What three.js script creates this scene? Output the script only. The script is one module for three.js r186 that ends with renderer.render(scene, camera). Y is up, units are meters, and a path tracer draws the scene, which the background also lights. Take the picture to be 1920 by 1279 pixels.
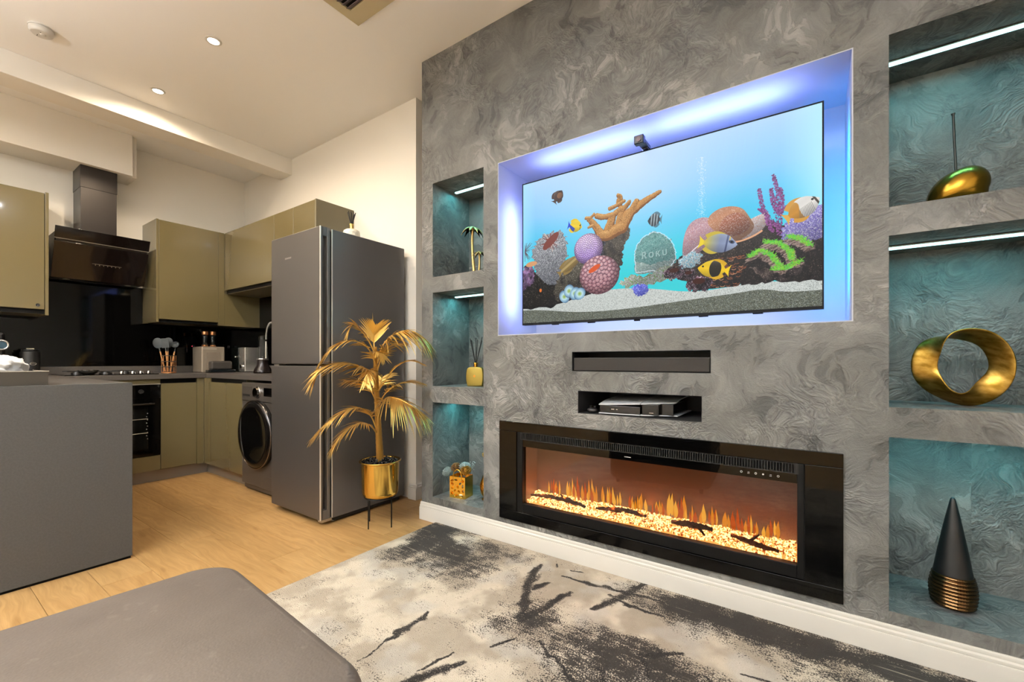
import * as THREE from 'three';
import { RoundedBoxGeometry } from 'three/addons/geometries/RoundedBoxGeometry.js';
import { mergeGeometries, toCreasedNormals } from 'three/addons/utils/BufferGeometryUtils.js';
import { RectAreaLightUniformsLib } from 'three/addons/lights/RectAreaLightUniformsLib.js';
import { createNoise2D } from 'simplex-noise';

// ---------------------------------------------------------------- camera, light, exposure
RectAreaLightUniformsLib.init();
const scene = new THREE.Scene();
scene.background = new THREE.Color(0, 0, 0);
const camera = new THREE.PerspectiveCamera(2 * Math.atan(639.5 / 813.4) * 180 / Math.PI, 1920 / 1279, 0.05, 60);
camera.position.set(0, 1.05, 2.033);
camera.lookAt(-Math.cos(0.9623), 1.05, 2.033 - Math.sin(0.9623));
camera.setViewOffset(1920, 1279, 0, -37.1, 1920, 1279);   // a shift lens: the horizon sits a little under the middle
const renderer = new THREE.WebGLRenderer({ antialias: true });
renderer.toneMapping = THREE.LinearToneMapping;
renderer.toneMappingExposure = 1.0;
renderer.shadowMap.enabled = true;

const WARM = [1.0, 0.82, 0.60], NEUTRAL = [0.92, 0.965, 1.0];
const KITCHEN_CD = 6.2, LIVING_CD = 3, ADDED_UPLIGHT_CD = 82;          // candela of one ceiling spot / of each added unseen uplight
const SHELF_LED = { color: [0.12, 0.80, 0.92], nits: 92 };
const TV_LED = { left: [[0.28, 0.35, 1.0], 150], right: [[0.01, 0.33, 1.0], 230], top: [[0.26, 0.35, 1.0], 140], bottom: [[0.6, 0.72, 1.0], 90] };   // colour and nits of each side's strip
const FIRE_CD = 0.045;

// ---------------------------------------------------------------- helpers
function rng(seed) { let a = seed >>> 0; return () => { a = (a + 0x6d2b79f5) | 0; let t = Math.imul(a ^ (a >>> 15), 1 | a); t = (t + Math.imul(t ^ (t >>> 7), 61 | t)) ^ t; return ((t ^ (t >>> 14)) >>> 0) / 4294967296; }; }
const R = rng(11), rr = (a, b) => a + (b - a) * R();
const clamp = THREE.MathUtils.clamp, lerp = THREE.MathUtils.lerp, sst = THREE.MathUtils.smoothstep;
const V = (x, y, z) => new THREE.Vector3(x, y, z);
const N1 = createNoise2D(rng(3)), N2 = createNoise2D(rng(5)), N3 = createNoise2D(rng(8));
function fbm(n, x, y, o = 4) { let s = 0, a = 0.5, f = 1; for (let i = 0; i < o; i++) { s += a * n(x * f, y * f); f *= 2.03; a *= 0.5; } return s; }
const used = new Map();
function numbered(name) { const k = used.get(name) ?? 0; used.set(name, k + 1); return k ? name + '_' + String(k).padStart(3, '0') : name; }
function place(o, parent) { o.name = numbered(o.name); (parent ?? scene).add(o); return o; }
function tag(o, label, category, group) { o.userData.label = label; o.userData.category = category; if (group) o.userData.group = group; return o; }
function thing(name, label, category, at = [0, 0, 0], turn = 0, group) { const o = new THREE.Group(); o.name = name; o.position.set(...at); o.rotation.y = turn; return tag(place(o), label, category, group); }
function mesh(name, geo, mat, parent, label) {
  const g = Array.isArray(geo) ? join(geo) : geo, m = new THREE.Mesh(g, mat); m.name = name; m.castShadow = m.receiveShadow = true;
  if (label) m.userData.label = label;
  return place(m, parent);
}
function struct(name, geo, mat, parent) { const m = mesh(name, geo, mat, parent); if (!parent) m.userData.kind = 'structure'; return m; }
function structGroup(name) { const g = new THREE.Group(); g.name = name; g.userData.kind = 'structure'; return place(g); }
function join(list) { return mergeGeometries(list.map((g) => { const h = g.index ? g.toNonIndexed() : g.clone(); for (const k of Object.keys(h.attributes)) if (!['position', 'normal', 'uv'].includes(k)) h.deleteAttribute(k); return h; })); }
function bx(x0, x1, y0, y1, z0, z1, r = 0, seg = 2) {                    // a box between two corners, edges rounded by r
  const w = x1 - x0, h = y1 - y0, d = z1 - z0;
  const g = r > 0 ? new RoundedBoxGeometry(w, h, d, seg, Math.min(r, w / 2.01, h / 2.01, d / 2.01)) : new THREE.BoxGeometry(w, h, d);
  g.translate((x0 + x1) / 2, (y0 + y1) / 2, (z0 + z1) / 2); return g;
}
function cyl(r0, r1, h, seg = 32, x = 0, y = 0, z = 0, axis = 'y') { const g = new THREE.CylinderGeometry(r1, r0, h, seg); if (axis === 'x') g.rotateZ(-Math.PI / 2); if (axis === 'z') g.rotateX(Math.PI / 2); return g.translate(x, y, z); }
function lathe(pts, seg = 40) { return new THREE.LatheGeometry(pts.map(([r, y]) => new THREE.Vector2(Math.max(r, 0.0001), y)), seg); }
function tube(pts, r, seg = 24, rad = 8) { return new THREE.TubeGeometry(new THREE.CatmullRomCurve3(pts.map((p) => V(...p))), seg, r, rad); }
function rod(a, b, r, r2 = r, seg = 8) { const A = V(...a), B = V(...b), d = B.clone().sub(A), g = new THREE.CylinderGeometry(r2, r, d.length(), seg); g.applyQuaternion(new THREE.Quaternion().setFromUnitVectors(V(0, 1, 0), d.normalize())); return g.translate((a[0] + b[0]) / 2, (a[1] + b[1]) / 2, (a[2] + b[2]) / 2); }
function uvBox(g, s = 1, ox = 0, oy = 0) {                                 // uv in metres over s, by the way each face points
  if (g.index) g = g.toNonIndexed();
  const p = g.attributes.position, uv = new Float32Array(p.count * 2);
  for (let i = 0; i < p.count; i += 3) {
    const a = V().fromBufferAttribute(p, i), n = V().fromBufferAttribute(p, i + 1).sub(a).cross(V().fromBufferAttribute(p, i + 2).sub(a)), ax = Math.abs(n.x), ay = Math.abs(n.y), az = Math.abs(n.z);
    for (let k = 0; k < 3; k++) {
      const x = p.getX(i + k), y = p.getY(i + k), z = p.getZ(i + k), [u, v] = az >= ax && az >= ay ? [x, y] : ax >= ay ? [z, y] : [x, z];
      uv[(i + k) * 2] = (u - ox) / s; uv[(i + k) * 2 + 1] = (v - oy) / s;
    }
  }
  g.setAttribute('uv', new THREE.BufferAttribute(uv, 2)); return g;
}
const S2L = (c) => (c <= 0.04045 ? c / 12.92 : ((c + 0.055) / 1.055) ** 2.4);
function colorTex(w, h, fn, repeat = true) {                               // fn(u, v) -> sRGB 0..255
  const d = new Uint8Array(w * h * 4);
  for (let y = 0, i = 0; y < h; y++) for (let x = 0; x < w; x++, i += 4) { const c = fn((x + 0.5) / w, (y + 0.5) / h); d[i] = clamp(c[0], 0, 255); d[i + 1] = clamp(c[1], 0, 255); d[i + 2] = clamp(c[2], 0, 255); d[i + 3] = 255; }
  const t = new THREE.DataTexture(d, w, h); finish(t, repeat); t.colorSpace = THREE.SRGBColorSpace; return t;
}
function grayTex(w, h, fn, repeat = true) {
  const d = new Uint8Array(w * h);
  for (let y = 0, i = 0; y < h; y++) for (let x = 0; x < w; x++, i++) d[i] = clamp(fn((x + 0.5) / w, (y + 0.5) / h) * 255, 0, 255);
  const t = new THREE.DataTexture(d, w, h, THREE.RedFormat); finish(t, repeat); return t;
}
function finish(t, repeat) { t.wrapS = t.wrapT = repeat ? THREE.RepeatWrapping : THREE.ClampToEdgeWrapping; t.magFilter = t.minFilter = THREE.LinearFilter; t.needsUpdate = true; }
const std = (color, roughness = 0.6, metalness = 0, more = {}) => new THREE.MeshPhysicalMaterial({ color, roughness, metalness, ...more });
const glow = (rgb, k) => new THREE.MeshStandardMaterial({ color: 0x000000, roughness: 1, emissive: new THREE.Color().setRGB(...rgb), emissiveIntensity: k });
function spot(at, to, rgb, cd, angle, pen, radius = 1) { const l = new THREE.SpotLight(new THREE.Color().setRGB(...rgb), cd, 0, angle, pen, 2); l.position.set(...at); l.target.position.set(...to); l.castShadow = true; l.shadow.radius = radius; scene.add(l, l.target); return l; }
function area(at, to, w, h, rgb, nits) { const l = new THREE.RectAreaLight(new THREE.Color().setRGB(...rgb), nits, w, h); l.position.set(...at); l.up.set(0, Math.abs(to[1] - at[1]) > 0.5 * V(...at).distanceTo(V(...to)) ? 0 : 1, Math.abs(to[1] - at[1]) > 0.5 * V(...at).distanceTo(V(...to)) ? 1 : 0); l.lookAt(...to); scene.add(l); return l; }
function point(at, rgb, cd, radius = 1) { const l = new THREE.PointLight(new THREE.Color().setRGB(...rgb), cd, 0, 2); l.position.set(...at); l.castShadow = true; l.shadow.radius = radius; scene.add(l); return l; }

// ---------------------------------------------------------------- surface materials
// trowelled marmorino plaster: 3.1 m of wall to one texture
const PS = 3.1, PW = 2048;
const ph = new Float32Array(PW * PW), pt = new Float32Array(PW * PW);
for (let j = 0; j < PW; j++) for (let i = 0; i < PW; i++) {
  const x = (i / PW) * PS, y = (j / PW) * PS;
  const qx = x + 0.09 * fbm(N1, x * 2.4, y * 2.4, 3), qy = y + 0.09 * fbm(N2, x * 2.4 + 9, y * 2.4, 3), rx = qx + 0.009 * N2(qx * 15, qy * 15), ry = qy + 0.009 * N3(qx * 15 + 5, qy * 15);
  const m = sst(N1(x * 1.9 + 13, y * 1.9 + 3) + 0.4 * N2(x * 5, y * 5), -0.22, 0.22), ax = 0.82 * rx + 0.57 * ry, ay = -0.57 * rx + 0.82 * ry, bx_ = 0.5 * rx - 0.87 * ry, by_ = 0.87 * rx + 0.5 * ry;
  const cloud = fbm(N3, qx * 1.3, qy * 1.3, 3), clump = fbm(N1, rx * 4.6, ry * 4.1, 6);
  const crink = lerp(fbm(N2, ax * 11, ay * 21, 5), fbm(N3, bx_ * 11, by_ * 21, 5), m), fine = lerp(fbm(N3, ax * 38, ay * 74, 3), fbm(N2, bx_ * 38, by_ * 74, 3), m);
  const rub = sst(N1(x * 1.3 + 70, y * 1.3) + 0.5 * N2(x * 3, y * 3), -0.5, 0.5), grain = N1(x * 170, y * 170), wave = N2(ax * 30, ay * 120);
  const flake = sst(clump + 0.45 * crink, 0.2, 0.32) * sst(cloud + 0.3 * N3(x * 2.3 + 40, y * 2.3), -0.1, 0.35), dent = sst(-clump - 0.4 * crink, 0.2, 0.42) * sst(N2(x * 1.7, y * 1.7 + 60), -0.3, 0.5);
  ph[j * PW + i] = 0.5 + 0.14 * clump + 0.13 * flake - 0.12 * dent + 0.11 * crink * (0.35 + rub) + 0.16 * fine * (0.3 + rub) + 0.02 * wave * rub + 0.024 * grain;
  pt[j * PW + i] = 0.42 * cloud + 0.42 * clump + 0.34 * flake - 0.3 * dent + 0.34 * crink * (0.35 + rub) + 0.34 * fine * (0.4 + rub) + 0.05 * wave * rub + 0.06 * grain;
}
const at2 = (f, u, v) => f[Math.min(PW - 1, Math.floor(v * PW)) * PW + Math.min(PW - 1, Math.floor(u * PW))];
const plasterMap = colorTex(PW, PW, (u, v) => { const k = at2(pt, u, v), t = clamp(0.5 + 0.55 * k, 0, 1), h = N2(u * 7, v * 7) * 2; return [lerp(60, 137, t) + h, lerp(60, 135, t) + h * 0.6, lerp(58, 130, t)]; });
const plasterBump = grayTex(PW, PW, (u, v) => at2(ph, u, v));
const plaster = new THREE.MeshStandardMaterial({ map: plasterMap, bumpMap: plasterBump, bumpScale: 0.0115, roughness: 0.62 });

const wallBump = grayTex(512, 512, (u, v) => 0.5 + 0.3 * N1(u * 60, v * 60) * 0.5 + 0.2 * N2(u * 140, v * 140));
const white = new THREE.MeshStandardMaterial({ color: 0xe9e4da, roughness: 0.75, bumpMap: wallBump, bumpScale: 0.0006 });
const ceilingPaint = new THREE.MeshStandardMaterial({ color: 0xf2f0ec, roughness: 0.6, bumpMap: wallBump, bumpScale: 0.0005 });
const whiteGloss = std(0xcac6be, 0.3);
const glowTintedLining = std(0xacafba, 0.6);  // television niche paint: white darkened blue-grey, putting the strip glow into its colour
const blackGlass = std(0x030303, 0.035, 0, { ior: 1.33 });
const blackMatte = std(0x0c0c0d, 0.6), blackSatin = std(0x131314, 0.38), charcoal = std(0x2b2a2a, 0.5);
const oliveTex = grayTex(256, 256, (u, v) => 0.5 + 0.35 * N1(u * 24, v * 24) + 0.15 * N2(u * 70, v * 70));
const olive = std(0x62583c, 0.16, 0, { bumpMap: oliveTex, bumpScale: 0.00005, clearcoat: 0.45, clearcoatRoughness: 0.05 });
const oliveSide = std(0x625a45, 0.3);
const stone = std(0x6f675f, 0.36);
stone.map = colorTex(256, 256, (u, v) => { const k = N1(u * 90, v * 90) * 6 + N2(u * 30, v * 30) * 3; return [76 + k, 71 + k, 67 + k]; }); stone.color.set(0xffffff);
const panelGrey = new THREE.MeshStandardMaterial({ roughness: 0.55, map: colorTex(512, 512, (u, v) => { const k = N1(u * 150, v * 150) * 5 + N2(u * 45, v * 45) * 3; return [71 + k, 70 + k, 68 + k]; }) });
const steelBrush = grayTex(512, 512, (u, v) => 0.5 + 0.28 * N1(u * 5, v * 210) + 0.2 * N2(u * 11, v * 460));
const steel = new THREE.MeshPhysicalMaterial({ color: 0x686461, metalness: 0.8, roughness: 0.42, bumpMap: steelBrush, bumpScale: 0.00005 });
const steelPaint = new THREE.MeshPhysicalMaterial({ color: 0x6b6866, metalness: 0.5, roughness: 0.38 });
const chrome = std(0xd8d8d8, 0.08, 1), alloy = std(0xb9b4ab, 0.35, 0.9), darkSteel = std(0x3a3632, 0.3, 0.8);
const gold = std(0xd9a441, 0.22, 1), goldLeaf = std(0xd09a45, 0.34, 0.9), brass = std(0xb98d33, 0.36, 1), copper = std(0xb98358, 0.36, 0.9);
const brassTex = grayTex(512, 512, (u, v) => 0.5 + 0.3 * fbm(N1, u * 22, v * 22, 4));
const agedGold = std(0xa8832f, 0.36, 1, { bumpMap: brassTex, bumpScale: 0.0002 });
const clearGlass = new THREE.MeshPhysicalMaterial({ color: 0xffffff, transmission: 1, thickness: 0, roughness: 0.02, ior: 1.5 });

// ---------------------------------------------------------------- the room
const H = 3.043, XK = -5.25, ZB = -0.245;       // ceiling height, kitchen wall, back wall
// floor: oak laminate, boards along x, each board its own piece
const oak = [0, 1, 2, 3].map((n) => {
  const f = createNoise2D(rng(40 + n)), g = createNoise2D(rng(60 + n));
  return new THREE.MeshPhysicalMaterial({ roughness: 0.42, color: 0xffffff, map: colorTex(1024, 160, (u, v) => {
    const x = u * 1.3, y = v * 0.19, w = 0.03 * fbm(g, x * 2, y * 6, 3), c = fbm(f, x * 1.6, (y + w) * 30, 4), s = f(x * 7, (y + w) * 190), ring = Math.sin((y + w * 2.2) * 130 + fbm(g, x * 1.1 + 5, y * 5, 2) * 9);
    const knot = sst(g(x * 2.3 + 9, y * 9), 0.72, 0.92), k = 0.5 * c + 0.16 * s + 0.05 * ring - 0.5 * knot + (n - 1.5) * 0.07;
    return [160 + 32 * k, 124 + 32 * k, 77 + 28 * k];
  }) });
});
const floor = structGroup('floor');
mesh('subfloor', bx(-5.5, 2.1, -0.12, -0.013, -0.8, 5.2), std(0x5a4630, 0.9), floor);
{
  const L = 1.3, W = 0.19, geos = new Map();
  for (let row = 0; row * W < 5.6; row++) {
    const z0 = -0.62 + row * W, shift = [0, 0.47, 0.93, 0.26, 0.71][row % 5];
    for (let x = -5.32 - shift; x < 1.98; x += L) {
      const x0 = Math.max(x, -5.32), x1 = Math.min(x + L, 1.98); if (x1 - x0 < 0.04) continue;
      const key = (x1 - x0).toFixed(3);
      if (!geos.has(key)) { const g = bx(0, x1 - x0 - 0.0012, -0.012, 0, 0, W - 0.0012, 0.0012, 1), p = g.attributes.position, uv = g.attributes.uv; for (let i = 0; i < p.count; i++) uv.setXY(i, p.getX(i) / L, p.getZ(i) / W); geos.set(key, g); }
      const m = mesh('plank', geos.get(key), oak[Math.floor(R() * 4)], floor); m.position.set(x0, 0, z0);
    }
  }
}
struct('ceiling', bx(-5.5, 2.1, H, H + 0.15, -0.8, 5.2), ceilingPaint);
struct('wall_kitchen', bx(XK - 0.15, XK, 0, H, -0.8, 5.2), white);
// back wall: the part behind the fridge stands forward of the recess behind the media wall
struct('wall_back', [bx(XK, -2.472, 0, H, -0.75, ZB), bx(-2.472, 2.1, 0, H, -0.9, -0.75)], white);
struct('wall_right', bx(1.98, 2.1, 0, H, -0.8, 5.2), white);
struct('wall_front', bx(-5.5, 2.1, 0, H, 5.0, 5.2), white);
struct('ceiling_beam', bx(-4.455, -4.24, 2.887, H, ZB, 5.0, 0.004), white);
struct('ceiling_boxing', [bx(XK, -4.95, 2.684, H, 0.80, 5.0, 0.003), bx(XK, -4.99, 2.684, H, 0.765, 0.80)], white);

// skirting boards
const skirtShape = (() => { const s = new THREE.Shape(); const p = [[0, 0], [0.018, 0], [0.018, 0.078], [0.0165, 0.082], [0.0125, 0.083], [0.014, 0.088], [0.0135, 0.094], [0.0105, 0.0965], [0.0075, 0.099], [0.0085, 0.105], [0.007, 0.111], [0.004, 0.114], [0, 0.114]]; s.moveTo(...p[0]); for (const q of p.slice(1)) s.lineTo(...q); s.closePath(); return s; })();
function skirt(name, len, at, turn) { const g = toCreasedNormals(new THREE.ExtrudeGeometry(skirtShape, { depth: len, bevelEnabled: false }).rotateY(-Math.PI / 2), 0.5); const m = struct(name, g, whiteGloss); m.position.set(...at); m.rotation.y = turn; return m; }   // profile faces +z, runs to -x
skirt('baseboard_media_wall', 2.9, [0.745, 0, 0], 0);
skirt('baseboard_back', 0.085, [-2.455, 0, ZB], 0);
skirt('baseboard_recess', 0.505, [-2.472, 0, -0.75], Math.PI / 2);
skirt('baseboard_right', 4.9, [1.98, 0, 5.0], -Math.PI / 2);

// media wall: one plaster front with openings, closed behind by the backs of the niches
const LX0 = -2.049, LX1 = -1.624, RX0 = 0.218, RX1 = 0.643, ND = -0.365;
const ROWS = [[1.597, 2.21], [0.885, 1.495], [0.16, 0.779]];
const TVN = [-1.517, 0.118, 1.196, 2.206], BAR = [-1.036, -0.367, 0.995, 1.097], CON = [-1.002, -0.403, 0.779, 0.896], FIRE = [-1.377, -0.031, 0.199, 0.65];
const wallM = structGroup('wall_media');
{
  const s = new THREE.Shape(); s.moveTo(-2.15, 0); s.lineTo(0.745, 0); s.lineTo(0.745, H); s.lineTo(-2.15, H); s.closePath();
  const hole = ([x0, x1, y0, y1]) => { const h = new THREE.Path(); h.moveTo(x0, y0); h.lineTo(x0, y1); h.lineTo(x1, y1); h.lineTo(x1, y0); h.closePath(); s.holes.push(h); };
  for (const [a, b] of ROWS) { hole([LX0, LX1, a, b]); hole([RX0, RX1, a, b]); }
  for (const h of [TVN, BAR, CON, FIRE]) hole(h);
  mesh('plaster_front', uvBox(new THREE.ExtrudeGeometry(s, { depth: 0.45, bevelEnabled: false }).translate(0, 0, -0.45), PS, -2.15, 0), plaster, wallM);
  ROWS.forEach(([a, b], k) => { for (const [x0, x1] of [[LX0, LX1], [RX0, RX1]]) mesh('niche_back', uvBox(bx(x0, x1, a, b, -0.449, ND), PS, -1.3 + k * 0.9, 0.4 - k * 0.3), plaster, wallM); });
  const [x0, x1, y0, y1] = TVN, t = 0.004, d = -0.42;
  mesh('niche_lining', [bx(x0, x1, y0, y1, -0.449, d), bx(x0, x0 + t, y0, y1, d, 0), bx(x1 - t, x1, y0, y1, d, 0), bx(x0 + t, x1 - t, y1 - t, y1, d, 0), bx(x0 + t, x1 - t, y0, y0 + t, d, 0)], glowTintedLining, wallM, 'television niche lining with its white darkened to blue-grey for the LED glow');
  for (const [name, [a, b, c, e], z, m] of [['slot_lining', BAR, -0.2, blackMatte], ['slot_lining', CON, -0.42, charcoal]])
    mesh(name, [bx(a, b, c, e, -0.449, z), bx(a, a + 0.002, c, e, z, -0.001), bx(b - 0.002, b, c, e, z, -0.001), bx(a + 0.002, b - 0.002, e - 0.002, e, z, -0.001), bx(a + 0.002, b - 0.002, c, c + 0.002, z, -0.001)], m, wallM, 'dark lining of a shallow slot');
}

// ---------------------------------------------------------------- ceiling fittings
function downlight(x, z, rgb, cd, label, group, angle = 1.5) {
  const t = thing('ceiling_downlight', label, 'downlight', [x, H, z], 0, group);
  mesh('trim_ring', lathe([[0.03, -0.001], [0.032, -0.006], [0.041, -0.006], [0.045, -0.002], [0.045, 0]], 40), whiteGloss, t);
  mesh('lamp_face', cyl(0.031, 0.031, 0.003, 32, 0, -0.0035, 0), glow(rgb, 9), t);
  spot([x, H - 0.03, z], [x, 0, z], rgb, cd, angle, 0.7, 1.3);
}
downlight(-3.068, 0.88, WARM, KITCHEN_CD, 'round ceiling downlight nearer the media wall, lit warm white', null);
downlight(-3.973, 0.90, WARM, KITCHEN_CD, 'round ceiling downlight right beside the white beam, lit warm white', null);
for (const [x, z, rgb, cd] of [[-4.6, 2.5, WARM, KITCHEN_CD], [-3.6, 2.4, WARM, KITCHEN_CD], [-1.35, 1.25, NEUTRAL, LIVING_CD], [-1.35, 3.1, NEUTRAL, LIVING_CD], [0.1, 3.1, NEUTRAL, LIVING_CD]])
  downlight(x, z, rgb, cd, 'round ceiling downlight over the part of the room behind the camera', 'downlights outside the picture');
for (const [x, z, lb] of [[-0.3, 3.5, 'added unseen black bowl uplight brightening the ceiling right behind the camera'], [-2.6, 3.6, 'added unseen black bowl uplight brightening the ceiling beyond the peninsula']]) {
  const t = thing('added_uplight', lb, 'lamp', [x, 0, z]);  // unseen lamp, added only to brighten the ceiling and room
  mesh('ceiling_rose', lathe([[0, H - 0.03], [0.05, H - 0.025], [0.055, H], [0, H]]), blackSatin, t);
  for (let k = 0; k < 3; k++) { const a = k * 2.0944; mesh('rod', rod([Math.cos(a) * 0.03, H - 0.01, Math.sin(a) * 0.03], [Math.cos(a) * 0.148, 2.125, Math.sin(a) * 0.148], 0.003), blackSatin, t); }
  mesh('bowl', lathe([[0, 2.02], [0.08, 2.04], [0.15, 2.12], [0.152, 2.13], [0.07, 2.055], [0, 2.05]]), blackSatin, t);
  mesh('lamp_disc', cyl(0.1, 0.1, 0.004, 32, 0, 2.09, 0), glow(NEUTRAL, 6), t);
  spot([x, 2.125, z], [x, 3, z], NEUTRAL, ADDED_UPLIGHT_CD, 1.36, 0.5, 4);
}
{
  const t = thing('smoke_alarm', 'round white smoke alarm on the ceiling above the kitchen', 'smoke alarm', [-3.80, H, 1.513]);
  mesh('base_plate', cyl(0.056, 0.056, 0.006, 40, 0, -0.003, 0), whiteGloss, t);
  mesh('housing', lathe([[0, -0.040], [0.042, -0.039], [0.050, -0.034], [0.0535, -0.024], [0.054, -0.0075], [0.05, -0.0065]], 48), whiteGloss, t);
  mesh('test_button', lathe([[0, -0.044], [0.012, -0.0435], [0.014, -0.039]], 24).translate(0.008, 0, -0.006), whiteGloss, t);
  mesh('slot', bx(-0.03, -0.012, -0.0405, -0.0385, 0.012, 0.015), charcoal, t);
  mesh('indicator', cyl(0.002, 0.002, 0.003, 10, 0.026, -0.0395, 0.006), charcoal, t);
}
{
  const t = thing('ceiling_grille', 'square tan framed ceiling grille with a dark slatted centre near the media wall', 'air vent');
  const s = new THREE.Shape(); s.moveTo(-2.213, -0.446); s.lineTo(-1.663, -0.446); s.lineTo(-1.663, -0.996); s.lineTo(-2.213, -0.996); s.closePath();
  const h = new THREE.Path(); h.moveTo(-2.155, -0.54); h.lineTo(-2.155, -0.93); h.lineTo(-1.72, -0.93); h.lineTo(-1.72, -0.54); h.closePath(); s.holes.push(h);
  mesh('frame', new THREE.ExtrudeGeometry(s, { depth: 0.012, bevelEnabled: false }).rotateX(-Math.PI / 2).translate(0, H - 0.012, 0), std(0xb9ab88, 0.6), t);
  mesh('backing', bx(-2.155, -1.72, H - 0.002, H, 0.54, 0.93), blackMatte, t);
  for (let k = 0; k < 13; k++) mesh('slat', bx(-2.155, -1.72, -0.001, 0.001, -0.013, 0.013).rotateX(0.5).translate(0, H - 0.009, 0), std(0x5c5052, 0.6), t).position.z = 0.555 + k * 0.03;
}

// ---------------------------------------------------------------- light strips in the shelves
function shelfStrip(x0, x1, y, label) {
  const t = thing('led_strip', label, 'light strip', [0, -0.003, 0], 0);
  mesh('channel', [bx(x0, x1, y - 0.004, y, -0.199, -0.177)], alloy, t);
  mesh('led_diffuser', bx(x0, x1, y - 0.012, y - 0.004, -0.198, -0.178, 0.003), glow([0.5, 1, 1], 2.6), t);
  area([(x0 + x1) / 2, y - 0.0165, -0.188], [(x0 + x1) / 2, y - 1, -0.188], x1 - x0, 0.014, SHELF_LED.color, SHELF_LED.nits);
}
const strips = [['gold palm tree ornament on the top shelf', 'gold reed diffuser on the middle shelf', 'gold gift bag lantern on the bottom shelf'], ['gold cherry ornament on the top shelf', 'twisted gold ring on the middle shelf', 'black cone ornament on the bottom shelf']];
ROWS.forEach(([, y], k) => { shelfStrip(LX0 + 0.03, LX1 - 0.001, y, 'cyan LED strip over the ' + strips[0][k]); shelfStrip(RX0 + 0.002, RX1 - 0.002, y, 'cyan LED strip over the ' + strips[1][k]); });

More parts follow.
